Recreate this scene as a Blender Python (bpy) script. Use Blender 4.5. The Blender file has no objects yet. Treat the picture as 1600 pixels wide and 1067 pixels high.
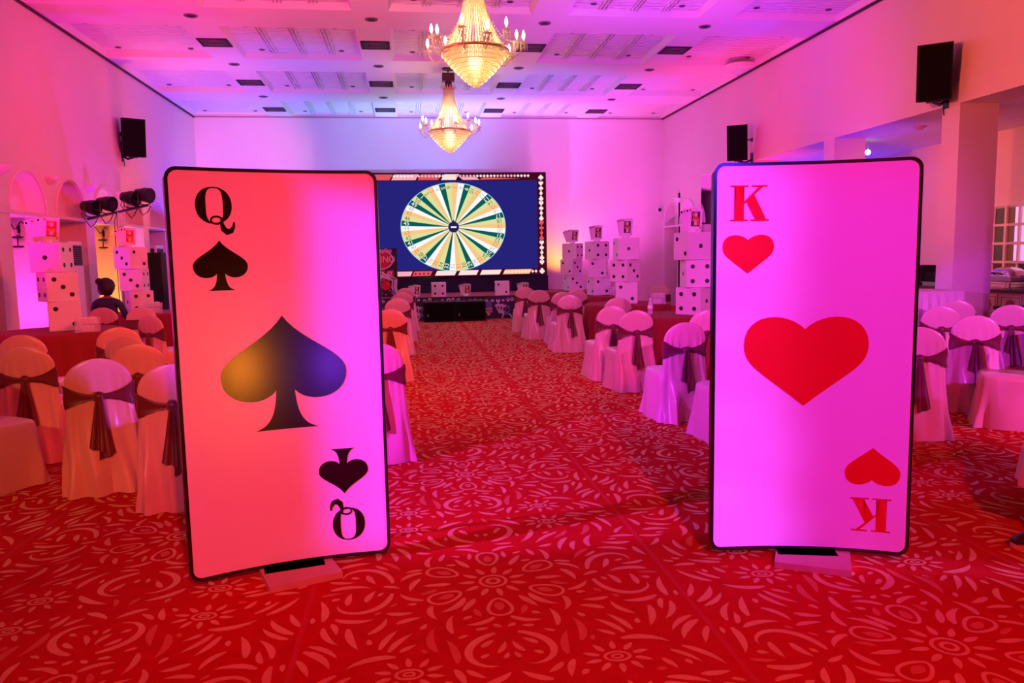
import bpy, bmesh, math, random
import numpy as np
from mathutils import Vector, Matrix
from mathutils.geometry import tessellate_polygon
rnd = random.Random(7)
PI = math.pi
S = bpy.context.scene
COL = S.collection

# ------------------------------------------------------------------ camera
F = 1200.0
CAMH = 1.6
YAW, PIT, ROL = [math.radians(a) for a in (7.548, 6.333, -1.072)]
_f = Vector((math.sin(YAW)*math.cos(PIT), math.cos(YAW)*math.cos(PIT), -math.sin(PIT)))
_r = Vector((math.cos(YAW), -math.sin(YAW), 0))
_u = _r.cross(_f)
RT = math.cos(ROL)*_r + math.sin(ROL)*_u
UP = -math.sin(ROL)*_r + math.cos(ROL)*_u
cam_d = bpy.data.cameras.new('camera')
cam_d.sensor_width = 36.0
cam_d.lens = 36.0*F/1600.0
cam_d.clip_start = 0.05
cam = bpy.data.objects.new('camera', cam_d)
COL.objects.link(cam)
cam.matrix_world = Matrix((RT, UP, -_f)).transposed().to_4x4()
cam.location = (0, 0, CAMH)
S.camera = cam

# ------------------------------------------------------------------ world, lights, exposure
w = bpy.data.worlds.new('hall_air'); S.world = w
w.use_nodes = True
w.node_tree.nodes['Background'].inputs[0].default_value = (1.000, 0.093, 0.000, 1)
w.node_tree.nodes['Background'].inputs[1].default_value = 0.084
S.view_settings.view_transform = 'Standard'
S.view_settings.look = 'None'
S.view_settings.exposure = 0.0
S.view_settings.gamma = 1.0
S.view_settings.use_curve_mapping = False
S.cycles.max_bounces = 6
S.cycles.diffuse_bounces = 4
S.cycles.sample_clamp_indirect = 6.0

RED = (1.0, 0.06, 0.07); MAG = (1.0, 0.06, 1.0); VIO = (0.72, 0.10, 1.0); ORA = (1.0, 0.22, 0.05)
BLU = (0.18, 0.28, 1.0); PNK = (1.0, 0.22, 0.42); WARM = (1.0, 0.74, 0.42)

def spot(name, loc, to, col, watt, angle=60, blend=0.6, size=0.08):
    d = bpy.data.lights.new(name, 'SPOT')
    d.color = col; d.energy = watt; d.spot_size = math.radians(angle); d.spot_blend = blend
    d.shadow_soft_size = size
    o = bpy.data.objects.new(name, d); COL.objects.link(o)
    o.location = loc
    o.rotation_euler = (Vector(to)-Vector(loc)).to_track_quat('-Z', 'Y').to_euler()
    return o
def point(name, loc, col, watt, size=0.05):
    d = bpy.data.lights.new(name, 'POINT'); d.color = col; d.energy = watt; d.shadow_soft_size = size
    o = bpy.data.objects.new(name, d); COL.objects.link(o); o.location = loc
    return o
def area(name, loc, to, col, watt, sx, sy):
    d = bpy.data.lights.new(name, 'AREA'); d.shape = 'RECTANGLE'; d.size = sx; d.size_y = sy
    d.color = col; d.energy = watt
    o = bpy.data.objects.new(name, d); COL.objects.link(o); o.location = loc
    o.rotation_euler = (Vector(to)-Vector(loc)).to_track_quat('-Z', 'Y').to_euler()
    return o

# stage wash lamps out of frame, some added; wall uplights; added fills in mid-hall
LAMPS = [  # name, place, aim, colour, watts, cone, blend
    ('wash_lamp', (-4.9, 2.50, 2.3), (1.40, 5.50, 0.5), (0.48, 0.028, 1.000), 3300, 26, 0.2),
    ('wash_lamp', (4.5, 2.70, 0.15), (2.0, 3.62, 0.12), (0.50, 0.085, 1.0), 1250, 13, 1.0),
    ('wash_lamp', (4.5, 2.70, 0.60), (2.0, 3.62, 0.56), (0.50, 0.085, 1.0), 1050, 13, 1.0),
    ('wash_lamp', (4.5, 2.70, 1.05), (2.0, 3.62, 1.00), (0.50, 0.085, 1.0), 850, 13, 1.0),
    ('wash_lamp', (4.5, 2.70, 1.50), (2.0, 3.62, 1.42), (0.50, 0.085, 1.0), 850, 13, 1.0),
    ('wash_lamp', (4.5, 2.70, 1.95), (2.0, 3.62, 1.82), (0.50, 0.085, 1.0), 950, 13, 1.0),
    ('wash_lamp', (-2.8, -2.5, 3.6), (-3.0, 7.0, 0.5), (1.0, 0.30, 0.12), 640, 26, 0.6),  # front and overhead washes added to light cards, chairs, tables and carpet
    ('wash_lamp', (-1.6, -1.5, 3.0), (-0.7, 3.9, 1.0), (1.000, 0.126, 0.333), 470, 30, 0.8),
    ('wash_lamp', (3.4, -1.4, 3.0), (2.0, 3.7, 1.0), (0.10, 0.012, 1.000), 900, 30, 0.8),
    ('wash_lamp', (1.0, -2.5, 4.6), (1.0, 4.0, 0.0), (1.000, 0.018, 0.000), 1686, 70, 0.9),
    ('wash_lamp', (1.0, -2.0, 5.0), (1.1, 13.0, 0.0), (1.0, 0.35, 0.25), 700, 24, 0.9),
    ('wash_lamp', (-2.5, 2.5, 5.0), (4.5, 11.0, 0.8), (0.80, 0.045, 1.000), 1939, 46, 0.9),
    ('wash_lamp', (4.5, 2.5, 5.0), (-3.6, 11.0, 0.8), (1.000, 0.060, 0.05), 3217, 46, 0.9),
    ('wash_lamp', (6.8, 2.2, 2.4), (5.4, 8.0, 0.8), (1.000, 0.10, 0.88), 1050, 60, 0.8),
    ('uplight', (-4.9, 8.6, 0.3), (-5.7, 9.4, 3.6), (1.000, 0.000, 0.531), 745, 110, 0.9),
    ('uplight', (-4.4, 15.6, 0.3), (-5.2, 15.4, 5.6), (0.437, 0.000, 1.000), 325, 70, 0.9),
    ('uplight', (-4.6, 20.6, 0.3), (-5.2, 21.2, 5.0), (0.000, 0.032, 1.000), 1140, 110, 0.9),
    ('uplight', (-4.6, 17.2, 0.3), (-5.0, 18.2, 5.6), (1.000, 0.123, 0.000), 516, 70, 0.9),
    ('uplight', (-4.2, 12.2, 0.3), (-5.0, 12.6, 5.6), (0.000, 0.000, 1.000), 1, 60, 0.9),
    ('uplight', (0.6, 21.4, 0.75), (0.4, 22.8, 4.6), (0.000, 1.000, 0.000), 435, 110, 0.9),  # pure green, added to whiten the blue of the back wall
    ('uplight', (-2.0, 21.2, 0.75), (-2.0, 21.9, 5.6), (0.000, 0.000, 1.000), 137, 70, 0.9),
    ('uplight', (5.6, 20.6, 0.3), (5.8, 22.0, 4.2), (1.000, 0.098, 0.830), 416, 110, 0.9),
    ('uplight', (4.5, 22.0, 0.7), (4.5, 22.7, 2.6), (1.000, 0.293, 0.000), 270, 90, 0.9),
    ('uplight', (6.8, 18.2, 0.3), (7.4, 18.9, 5.0), (1.000, 0.068, 0.719), 565, 90, 0.9),
    ('uplight', (6.4, 15.4, 0.3), (7.5, 16.2, 5.0), (1.000, 0.023, 0.095), 540, 60, 0.9),
    ('uplight', (6.4, 12.4, 0.3), (7.6, 13.0, 5.0), (0.000, 0.000, 1.000), 456, 56, 0.9),
    ('uplight', (6.1, 10.3, 0.3), (7.6, 9.2, 5.0), (1.000, 0.178, 0.000), 47, 90, 0.9),
    ('uplight', (9.2, 12.6, 0.95), (8.6, 13.2, 3.6), (0.486, 0.000, 1.000), 15, 130, 0.9),
    ('uplight', (9.2, 16.6, 0.6), (8.6, 16.6, 3.6), (0.000, 0.041, 1.000), 370, 130, 0.9),
    ('uplight', (-1.5, 9.5, 2.6), (-1.5, 11.5, 5.6), (1.000, 0.096, 0.362), 614, 120, 0.9),  # mid-hall uplights added in the air to tint the ceiling
    ('uplight', (4.0, 11.5, 2.6), (4.2, 14.0, 5.6), (0.532, 0.058, 1.000), 605, 120, 0.9),
    ('uplight', (-2.2, 16.2, 2.6), (-2.2, 17.6, 5.6), (0.000, 0.087, 1.000), 332, 110, 0.9),
    ('uplight', (3.4, 17.5, 2.6), (3.4, 19.0, 5.6), (0.005, 0.157, 1.000), 308, 110, 0.9),
    ('uplight', (-4.2, 9.0, 0.3), (-5.0, 11.2, 5.6), (0.000, 0.000, 0.000), 0, 50, 0.9),
    ('uplight', (2.3, 21.2, 0.75), (2.2, 22.8, 4.8), (0.341, 0.145, 1.000), 2013, 100, 0.9),
    ('uplight', (-3.4, 20.6, 0.75), (-3.6, 22.8, 4.4), (0.000, 0.710, 1.000), 129, 100, 0.9),
    ('hall_fill', (-3.2, 14.5, 3.0), (-4.6, 22.8, 4.3), (1.0, 0.178, 0.40), 1900, 34, 0.9),  # fill spots added in mid-air to brighten walls and side aisle
    ('hall_fill', (0.9, 18.4, 2.9), (0.3, 22.8, 4.7), (0.126, 0.319, 1.000), 720, 72, 0.9),
    ('hall_fill', (4.5, 14.5, 3.0), (5.6, 22.8, 3.8), (0.7, 0.10, 1.0), 700, 40, 0.9),
    ('hall_fill', (0.9, 9.2, 3.4), (-5.7, 15.8, 4.0), (1.000, 0.004, 0.027), 1099, 50, 0.9),
    ('hall_fill', (0.9, 6.0, 3.6), (-5.7, 10.5, 4.0), (1.0, 0.5, 0.4), 60, 50, 0.9),
    ('hall_fill', (1.0, 9.2, 3.4), (7.7, 14.2, 4.5), (1.000, 0.000, 0.000), 821, 44, 0.9),
    ('hall_fill', (1.0, 6.0, 3.6), (7.7, 10.0, 4.2), (1.000, 0.130, 0.048), 1463, 50, 0.9),
    ('hall_fill', (5.4, 11.0, 2.3), (10.3, 13.0, 2.3), (1.000, 0.203, 0.042), 386, 60, 0.9),
]
for _n, _p, _t, _c, _w, _a, _b in LAMPS:
    if _w > 0: spot(_n, _p, _t, _c, _w, _a, _b)
# two small lamps on the floor behind the camera; they glint in the glossy queen card
spot('floor_lamp', (1.75, -1.20, 0.32), (-0.85, 3.9, 1.06), (1.0, 0.24, 0.02), 120, 13, 0.9, 0.20)
spot('floor_lamp', (0.36, -1.60, 0.34), (-0.38, 4.0, 1.07), (0.25, 0.04, 1.0), 70, 13, 0.9, 0.20)
# ------------------------------------------------------------------ pixel -> place helpers (1600x1067 photograph)
def ray(x, y):
    return RT*((x-800)/F) + UP*(-(y-533.5)/F) + _f
EYE = Vector((0, 0, CAMH))
def onz(x, y, z=0.0):
    d = ray(x, y); return EYE + d*((z-CAMH)/d.z)
def ony(x, y, Y):
    d = ray(x, y); return EYE + d*(Y/d.y)
def onx(x, y, X):
    d = ray(x, y); return EYE + d*(X/d.x)

# ------------------------------------------------------------------ materials
def srgb(r, g, b):
    f = lambda c: ((c/255)/12.92 if c/255 <= 0.04045 else (((c/255)+0.055)/1.055)**2.4)
    return (f(r), f(g), f(b), 1)
MATS = {}
def mat(name, col, rough=0.6, metal=0.0, emit=None, estr=0.0, noise=0.0, nscale=8.0, bump=0.0, bscale=60.0,
        trans=0.0, sheen=0.0, coat=0.0, spec=0.5, alpha=1.0, transl=0.0):
    if name in MATS: return MATS[name]
    m = bpy.data.materials.new(name); m.use_nodes = True
    nt = m.node_tree; b = nt.nodes['Principled BSDF']
    col = tuple(col)+((1,) if len(col) == 3 else ())
    b.inputs['Base Color'].default_value = col
    b.inputs['Roughness'].default_value = rough
    b.inputs['Metallic'].default_value = metal
    b.inputs['Specular IOR Level'].default_value = spec
    if sheen: b.inputs['Sheen Weight'].default_value = sheen
    if coat: b.inputs['Coat Weight'].default_value = coat; b.inputs['Coat Roughness'].default_value = 0.05
    if trans: b.inputs['Transmission Weight'].default_value = trans
    if alpha < 1: b.inputs['Alpha'].default_value = alpha
    if emit is not None:
        b.inputs['Emission Color'].default_value = tuple(emit)+((1,) if len(emit) == 3 else ())
        b.inputs['Emission Strength'].default_value = estr
    tc = nt.nodes.new('ShaderNodeTexCoord')
    if noise:
        n = nt.nodes.new('ShaderNodeTexNoise'); n.inputs['Scale'].default_value = nscale; n.inputs['Detail'].default_value = 4
        nt.links.new(tc.outputs['Object'], n.inputs['Vector'])
        mx = nt.nodes.new('ShaderNodeMix'); mx.data_type = 'RGBA'
        mx.inputs[6].default_value = tuple(c*(1-noise) for c in col[:3])+(1,)
        mx.inputs[7].default_value = tuple(min(1, c*(1+noise)) for c in col[:3])+(1,)
        nt.links.new(n.outputs['Fac'], mx.inputs[0]); nt.links.new(mx.outputs[2], b.inputs['Base Color'])
    if bump:
        n2 = nt.nodes.new('ShaderNodeTexNoise'); n2.inputs['Scale'].default_value = bscale; n2.inputs['Detail'].default_value = 3
        nt.links.new(tc.outputs['Object'], n2.inputs['Vector'])
        bp = nt.nodes.new('ShaderNodeBump'); bp.inputs['Strength'].default_value = bump; bp.inputs['Distance'].default_value = 0.01
        nt.links.new(n2.outputs['Fac'], bp.inputs['Height']); nt.links.new(bp.outputs['Normal'], b.inputs['Normal'])
    if transl:
        t = nt.nodes.new('ShaderNodeBsdfTranslucent'); t.inputs[0].default_value = col
        ms = nt.nodes.new('ShaderNodeMixShader'); ms.inputs[0].default_value = transl
        nt.links.new(b.outputs[0], ms.inputs[1]); nt.links.new(t.outputs[0], ms.inputs[2])
        nt.links.new(ms.outputs[0], nt.nodes['Material Output'].inputs[0])
    MATS[name] = m
    return m
def led(name, col, s=1.0):
    return mat(name, (0.0, 0.0, 0.0), 1.0, emit=col[:3], estr=s, spec=0.0)

M_wall = mat('cream_plaster', (0.80, 0.70, 0.66), 0.7, noise=0.03, nscale=3, bump=0.05, bscale=30)
M_ceil = mat('ceiling_white', (0.84, 0.76, 0.74), 0.6, noise=0.02, nscale=4)
M_white = mat('white_board', (0.85, 0.82, 0.82), 0.45, noise=0.02)
M_pip = mat('black_pip', (0.008, 0.008, 0.01), 0.4)
M_black = mat('black_plastic', (0.005, 0.004, 0.005), 0.6, spec=0.25, bump=0.1, bscale=200)
M_metalblk = mat('black_steel', (0.015, 0.012, 0.014), 0.35, metal=0.3)
M_satin = mat('cream_satin', (0.70, 0.46, 0.40), 0.27, noise=0.05, nscale=5, sheen=0.3, spec=0.6)
M_sash = mat('maroon_sash', (0.13, 0.016, 0.022), 0.4, noise=0.15, nscale=12, sheen=0.3)
M_cloth = mat('red_tablecloth', (0.24, 0.006, 0.008), 0.75, noise=0.12, nscale=10)
M_wcloth = mat('white_cloth', (0.80, 0.70, 0.66), 0.7, noise=0.04)
M_chrome = mat('chrome', (0.8, 0.8, 0.82), 0.15, metal=1.0)
M_steel = mat('brushed_steel', (0.55, 0.53, 0.55), 0.35, metal=0.9)
M_acryl = mat('clear_acrylic', (0.95, 0.9, 0.92), 0.08, alpha=0.22, spec=0.8)
M_wood = mat('pale_wood', (0.55, 0.36, 0.26), 0.5, noise=0.2, nscale=14)
M_cardface = mat('glossy_card', (0.86, 0.84, 0.86), 0.28, spec=0.5, noise=0.01)
M_cardblack = mat('black_print', (0.006, 0.004, 0.005), 0.20, spec=0.7)
M_cardred = mat('red_print', (0.66, 0.003, 0.008), 0.5, spec=0.2)
M_redprint = mat('red_ink', (0.6, 0.02, 0.03), 0.5)
M_goldprint = mat('gold_ink', (0.65, 0.38, 0.06), 0.5)
M_blueprint = mat('blue_ink', (0.10, 0.14, 0.50), 0.5)
M_navy = mat('navy_print', (0.018, 0.014, 0.05), 0.5)
M_stagecarpet = mat('stage_carpet', (0.35, 0.02, 0.05), 0.9, noise=0.15, nscale=20)
M_skin = mat('skin', (0.42, 0.22, 0.15), 0.55, noise=0.05)
M_hair = mat('black_hair', (0.012, 0.008, 0.008), 0.5, bump=0.6, bscale=90)
M_darkcloth = mat('dark_blue_cloth', (0.03, 0.03, 0.09), 0.8, noise=0.15)
M_pinkcloth = mat('pink_cotton', (0.78, 0.52, 0.52), 0.7, noise=0.06)
M_shoe = mat('dark_leather', (0.03, 0.016, 0.02), 0.35)
M_sole = mat('pale_rubber', (0.6, 0.5, 0.55), 0.6)

# ------------------------------------------------------------------ mesh builder
class MB:
    def __init__(s): s.v = []; s.f = []; s.m = []
    def add(s, v, f, mi=0):
        n = len(s.v); s.v += [tuple(p) for p in v]; s.f += [tuple(i+n for i in q) for q in f]; s.m += [mi]*len(f)
        return s
    def box(s, c, size, rot=None, mi=0):
        hx, hy, hz = [a/2 for a in size]
        P = [Vector((x*hx, y*hy, z*hz)) for x in (-1, 1) for y in (-1, 1) for z in (-1, 1)]
        if rot is not None: P = [rot @ p for p in P]
        c = Vector(c)
        return s.add([p+c for p in P], [(0, 1, 3, 2), (4, 6, 7, 5), (0, 4, 5, 1), (2, 3, 7, 6), (0, 2, 6, 4), (1, 5, 7, 3)], mi)
    def b2(s, x0, x1, y0, y1, z0, z1, mi=0):
        return s.box(((x0+x1)/2, (y0+y1)/2, (z0+z1)/2), (abs(x1-x0), abs(y1-y0), abs(z1-z0)), None, mi)
    def cyl(s, p0, p1, r0, r1=None, n=12, mi=0, caps=True):
        r1 = r0 if r1 is None else r1
        p0 = Vector(p0); p1 = Vector(p1); d = (p1-p0).normalized()
        a = d.orthogonal().normalized(); b = d.cross(a)
        V = []
        for p, r in ((p0, r0), (p1, r1)):
            for i in range(n):
                t = 2*PI*i/n; V.append(p+a*(r*math.cos(t))+b*(r*math.sin(t)))
        Fc = [(i, (i+1) % n, n+(i+1) % n, n+i) for i in range(n)]
        if caps: Fc += [tuple(range(n-1, -1, -1)), tuple(range(n, 2*n))]
        return s.add(V, Fc, mi)
    def tube(s, path, r, n=8, mi=0):
        path = [Vector(p) for p in path]; rs = r if isinstance(r, (list, tuple)) else [r]*len(path)
        V = []; prev = None
        for i, p in enumerate(path):
            d = (path[min(i+1, len(path)-1)]-path[max(i-1, 0)]).normalized()
            if prev is None: a = d.orthogonal().normalized()
            else:
                a = prev - d*prev.dot(d)
                a = a.normalized() if a.length > 1e-6 else d.orthogonal().normalized()
            prev = a; b = d.cross(a)
            for k in range(n):
                t = 2*PI*k/n; V.append(p+a*(rs[i]*math.cos(t))+b*(rs[i]*math.sin(t)))
        Fc = []
        for i in range(len(path)-1):
            for k in range(n):
                Fc.append((i*n+k, i*n+(k+1) % n, (i+1)*n+(k+1) % n, (i+1)*n+k))
        Fc += [tuple(range(n-1, -1, -1)), tuple(range((len(path)-1)*n, len(path)*n))]
        return s.add(V, Fc, mi)
    def lathe(s, prof, n=24, c=(0, 0, 0), mi=0, a0=0.0, a1=2*PI):
        full = abs(a1-a0-2*PI) < 1e-6; m = n if full else n+1
        V = []
        for r, z in prof:
            for i in range(m):
                t = a0+(a1-a0)*i/n; V.append((c[0]+r*math.cos(t), c[1]+r*math.sin(t), c[2]+z))
        Fc = []
        for j in range(len(prof)-1):
            for i in range(n):
                k = (i+1) % m if full else i+1
                Fc.append((j*m+i, j*m+k, (j+1)*m+k, (j+1)*m+i))
        return s.add(V, Fc, mi)
    def rings(s, rings, cap0=True, cap1=True, mi=0):
        n = len(rings[0]); V = [p for r in rings for p in r]; Fc = []
        for j in range(len(rings)-1):
            for i in range(n):
                k = (i+1) % n; Fc.append((j*n+i, j*n+k, (j+1)*n+k, (j+1)*n+i))
        if cap0: Fc.append(tuple(range(n-1, -1, -1)))
        if cap1: Fc.append(tuple(range((len(rings)-1)*n, len(rings)*n)))
        return s.add(V, Fc, mi)
    def sphere(s, c, r, n=12, m=8, mi=0, sc=(1, 1, 1)):
        prof = [(r*math.sin(PI*j/m), -r*math.cos(PI*j/m)) for j in range(m+1)]
        k = MB().lathe([(max(a, 1e-4), b) for a, b in prof], n)
        return s.add([(c[0]+x*sc[0], c[1]+y*sc[1], c[2]+z*sc[2]) for x, y, z in k.v], k.f, mi)
    def poly(s, outer, holes=(), plane='xz', off=0.0, mi=0):
        loops = [[Vector((p[0], p[1], 0)) for p in outer]]+[[Vector((p[0], p[1], 0)) for p in h] for h in holes]
        tri = tessellate_polygon(loops); pts = [p for l in loops for p in l]
        if plane == 'xz': V = [(p.x, off, p.y) for p in pts]
        elif plane == 'yz': V = [(off, p.x, p.y) for p in pts]
        else: V = [(p.x, p.y, off) for p in pts]
        return s.add(V, tri, mi)
    def mesh(s, name, mats, smooth=False, auto=None):
        me = bpy.data.meshes.new(name); me.from_pydata(s.v, [], s.f)
        for m in (mats if isinstance(mats, (list, tuple)) else [mats]): me.materials.append(m)
        if any(s.m): me.polygons.foreach_set('material_index', s.m)
        bm = bmesh.new(); bm.from_mesh(me); bmesh.ops.remove_doubles(bm, verts=bm.verts, dist=1e-5)
        bmesh.ops.recalc_face_normals(bm, faces=bm.faces); bm.to_mesh(me); bm.free()
        if smooth:
            me.polygons.foreach_set('use_smooth', [True]*len(me.polygons))
            if auto: me.set_sharp_from_angle(angle=math.radians(auto))
        me.update(); return me
    def build(s, name, mats, parent=None, smooth=False, auto=None, loc=None):
        return link(name, s.mesh(name, mats, smooth, auto), parent, loc)
def link(name, me, parent=None, loc=None):
    o = bpy.data.objects.new(name, me); COL.objects.link(o)
    if parent is not None: o.parent = parent
    if loc is not None: o.location = loc
    return o
def tag(o, label, cat, group=None):
    o['label'] = label; o['category'] = cat
    if group: o['group'] = group
    return o
def thing(name, label, cat, loc=(0, 0, 0), rz=0.0, group=None):
    o = bpy.data.objects.new(name, None); COL.objects.link(o); o.empty_display_size = 0.1
    o.location = loc; o.rotation_euler = (0, 0, rz)
    return tag(o, label, cat, group)
def struct(o):
    o['kind'] = 'structure'; return o
def copy_tree(root, loc, rz, label=None, group=None):
    r = root.copy(); COL.objects.link(r); r.location = loc; r.rotation_euler = (0, 0, rz)
    if label: r['label'] = label
    if group: r['group'] = group
    for ch in list(root.children):
        c = ch.copy(); COL.objects.link(c); c.parent = r
        for g in list(ch.children):
            d = g.copy(); COL.objects.link(d); d.parent = c
    return r
def rbox_mesh(name, sx, sy, sz, r, mats, seg=2):
    bm = bmesh.new(); bmesh.ops.create_cube(bm, size=1.0)
    bmesh.ops.scale(bm, vec=(sx, sy, sz), verts=bm.verts)
    bmesh.ops.bevel(bm, geom=list(bm.edges), offset=r, segments=seg, affect='EDGES', profile=0.5)
    me = bpy.data.meshes.new(name); bm.to_mesh(me); bm.free()
    for m in (mats if isinstance(mats, (list, tuple)) else [mats]): me.materials.append(m)
    return me
_txt = {}
def text_mesh(s):
    if s in _txt: return _txt[s]
    cu = bpy.data.curves.new('t', 'FONT'); cu.body = s; cu.align_x = 'CENTER'; cu.align_y = 'CENTER'; cu.resolution_u = 3
    o = bpy.data.objects.new('t', cu); COL.objects.link(o)
    dg = bpy.context.evaluated_depsgraph_get(); me = bpy.data.meshes.new_from_object(o.evaluated_get(dg))
    V = [tuple(v.co) for v in me.vertices]; Fc = [tuple(p.vertices) for p in me.polygons]
    bpy.data.objects.remove(o); bpy.data.curves.remove(cu); bpy.data.meshes.remove(me)
    _txt[s] = (V, Fc); return _txt[s]

# ================================================================== THE HALL
XL, XR, YB, HC = -5.76, 7.70, 22.8, 5.62
Y0 = -3.0
# ---- floor with woven floral carpet
M_carpet = mat('red_carpet', (0.50, 0.010, 0.006), 0.95, noise=0.18, nscale=14, bump=0.3, bscale=300, spec=0.1)
M_carpat = mat('carpet_salmon', (0.72, 0.50, 0.20), 0.95, noise=0.12, nscale=30, spec=0.1)
M_carpat2 = mat('carpet_rose', (0.62, 0.20, 0.09), 0.95, noise=0.12, nscale=30, spec=0.1)
floor = struct(MB().b2(XL-1.2, 10.6, Y0, YB+0.3, -0.1, 0.0).build('floor', M_carpet))

def carpet_tile():
    """flat shapes of one mirror-symmetric carpet repeat (x -.875...875, y -.95...95): verts, quads, material index"""
    out = []; pts_all = []
    R2 = random.Random(3)
    def path(p, a, L, k, n, k2=0.0):
        x, y = p; P = [(x, y, a)]
        for i in range(n-1):
            kk = k+k2*i/(n-1); a += kk*L/(n-1); x += math.cos(a)*L/(n-1); y += math.sin(a)*L/(n-1); P.append((x, y, a))
        return P
    def free(P, gap):
        return all(abs(x) < 0.875 and abs(y) < 0.95 and all((x-u)**2+(y-v)**2 > (gap+g)**2 for u, v, g in pts_all) for x, y, _ in P)
    def put(P, w, mi, sharp, closed=False):
        n = len(P); V = []
        for i, (x, y, a) in enumerate(P):
            t = i/(n-1); ww = w if closed else w*(math.sin(PI*min(1, 0.05+0.95*t))**sharp)*(1.1-0.5*t)
            V += [(x-math.sin(a)*ww/2, y+math.cos(a)*ww/2), (x+math.sin(a)*ww/2, y-math.cos(a)*ww/2)]
        out.append((V, [(2*i, 2*i+1, 2*i+3, 2*i+2) for i in range(n-1)], mi))
        pts_all.extend((x, y, w*0.5) for x, y, _ in P)
    def comma(p, a, L, w, k, mi=0, n=7, gap=0.012, force=False, sharp=0.62):
        P = path(p, a, L, k, n)
        if not force and not free(P, gap+w*0.4): return False
        put(P, w, mi, sharp); return True
    def both(p, a, L, w, k, mi=0, n=7, gap=0.012, force=False):
        if abs(p[0]) < 0.02: return comma((0, p[1]), a, L, w, k, mi, n, gap, force)
        P = path(p, a, L, k, n)
        if not force and (min(q[0] for q in P) < 0.012 or not free(P, gap+w*0.4)): return False
        put(P, w, mi, 0.62); put([(-x, y, PI-t) for x, y, t in P], w, mi, 0.62); return True
    def loop(c, rx, ry, w, rot=0.0, n=20, mi=0, tear=0.0):
        P = []
        for i in range(n+1):
            t = 2*PI*i/n; r = 1-tear*(0.5+0.5*math.cos(t)) if tear else 1
            u, v = rx*math.cos(t), ry*math.sin(t)*(1-tear*(0.5-0.5*math.cos(t)))
            P.append((c[0]+u*math.cos(rot)-v*math.sin(rot), c[1]+u*math.sin(rot)+v*math.cos(rot)))
        Q = []
        for i, (x, y) in enumerate(P):
            x0, y0 = P[i-1 if i else n-1]; x1, y1 = P[i+1 if i < n else 1]; Q.append((x, y, math.atan2(y1-y0, x1-x0)))
        put(Q, w, mi, 1, True)
    def rosette(c, s, petals, lobes, half=None):
        loop(c, 0.030*s, 0.030*s, 0.018*s, n=12); loop(c, 0.066*s, 0.066*s, 0.016*s)
        for i in range(petals):
            a = 2*PI*(i+0.5)/petals
            comma((c[0]+0.092*s*math.cos(a), c[1]+0.092*s*math.sin(a)), a, 0.085*s, 0.036*s, 0, 0, 5, force=True)
        for i in range(lobes):
            a = 2*PI*i/lobes+PI/2; m = 0.285*s
            q = (c[0]+m*math.cos(a), c[1]+m*math.sin(a))
            loop(q, 0.085*s, 0.070*s, 0.017*s, a, 18, 0, 0.45)
            comma((q[0]-0.045*s*math.cos(a), q[1]-0.045*s*math.sin(a)), a, 0.085*s, 0.055*s, 0, 1, 6, force=True)
            b_ = a+PI/lobes
            comma((c[0]+0.215*s*math.cos(b_), c[1]+0.215*s*math.sin(b_)), b_, 0.14*s, 0.040*s, 0, 0, 6, force=True)
            for sg in (-1, 1):
                e = (c[0]+0.385*s*math.cos(a+sg*0.10), c[1]+0.385*s*math.sin(a+sg*0.10))
                comma(e, a+sg*0.55, 0.15*s, 0.034*s, sg*7.5/s, 0, 8, force=True)
    rosette((0, 0), 1.0, 11, 6)
    for sy in (1, -1):      # half rosettes meeting across the repeat, small ovals at the sides
        for dx in (-0.42, 0.42):
            loop((dx, sy*0.80), 0.052, 0.034, 0.014, 0, 16); loop((dx, sy*0.80), 0.022, 0.014, 0.012, 0, 10)
            for i in range(10):
                a = 2*PI*(i+0.5)/10
                comma((dx+0.075*math.cos(a), sy*0.80+0.056*math.sin(a)), a, 0.07, 0.030, 2.5*math.copysign(1, dx)*sy, 0, 6, 0.004, True)
    # bold scrolls
    for x, y, a, L, w, k, k2 in ((0.05, 0.53, 0.35, 0.40, 0.040, 3.0, 9), (0.05, -0.53, -0.35, 0.40, 0.040, -3.0, -9), (0.50, 0.06, 1.45, 0.42, 0.036, -2.0, -11), (0.50, -0.06, -1.45, 0.42, 0.036, 2.0, 11),
                                 (0.72, 0.30, 1.9, 0.36, 0.034, -3.0, -8), (0.72, -0.30, -1.9, 0.36, 0.034, 3.0, 8), (0.10, 0.70, 1.2, 0.30, 0.036, -7, 0), (0.10, -0.70, -1.2, 0.30, 0.036, 7, 0), (0.80, 0.02, 2.6, 0.2, 0.04, 5, 0)):
        P = path((x, y), a, L, k, 14, k2)
        if free(P, 0.006):
            put(P, w, 0, 0.5); put([(-u, v, PI-t) for u, v, t in P], w, 0, 0.5)
    done = 0
    for L0, w0, lim in ((0.19, 0.040, 26), (0.14, 0.036, 60), (0.095, 0.032, 120), (0.05, 0.028, 90)):
        for _ in range(900):
            if lim <= 0: break
            x, y = R2.uniform(0.02, 0.85), R2.uniform(-0.93, 0.93)
            cxy = min(((0, 0), (0.42, 0.8), (0.42, -0.8), (0.875, 0.3), (0.875, -0.3)), key=lambda q: (q[0]-x)**2+(q[1]-y)**2)
            a = math.atan2(y-cxy[1], x-cxy[0])+R2.choice((0.5, 0.8, -0.5, -0.8))
            L = L0*R2.uniform(0.85, 1.15)
            if both((x-0.5*L*math.cos(a), y-0.5*L*math.sin(a)), a, L, w0*R2.uniform(0.85, 1.1), R2.choice((-1, 1))*R2.uniform(2.0, 6.0), 0 if R2.random() < 0.85 else 1, 6, 0.007): lim -= 1
    V = []; Fc = []; mi = []
    for v, f, m in out:
        n = len(V); V += v; Fc += [tuple(i+n for i in q) for q in f]; mi += [m]*len(f)
    return np.array(V), np.array(Fc), np.array(mi)
tv, tf, tm = carpet_tile()
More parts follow.
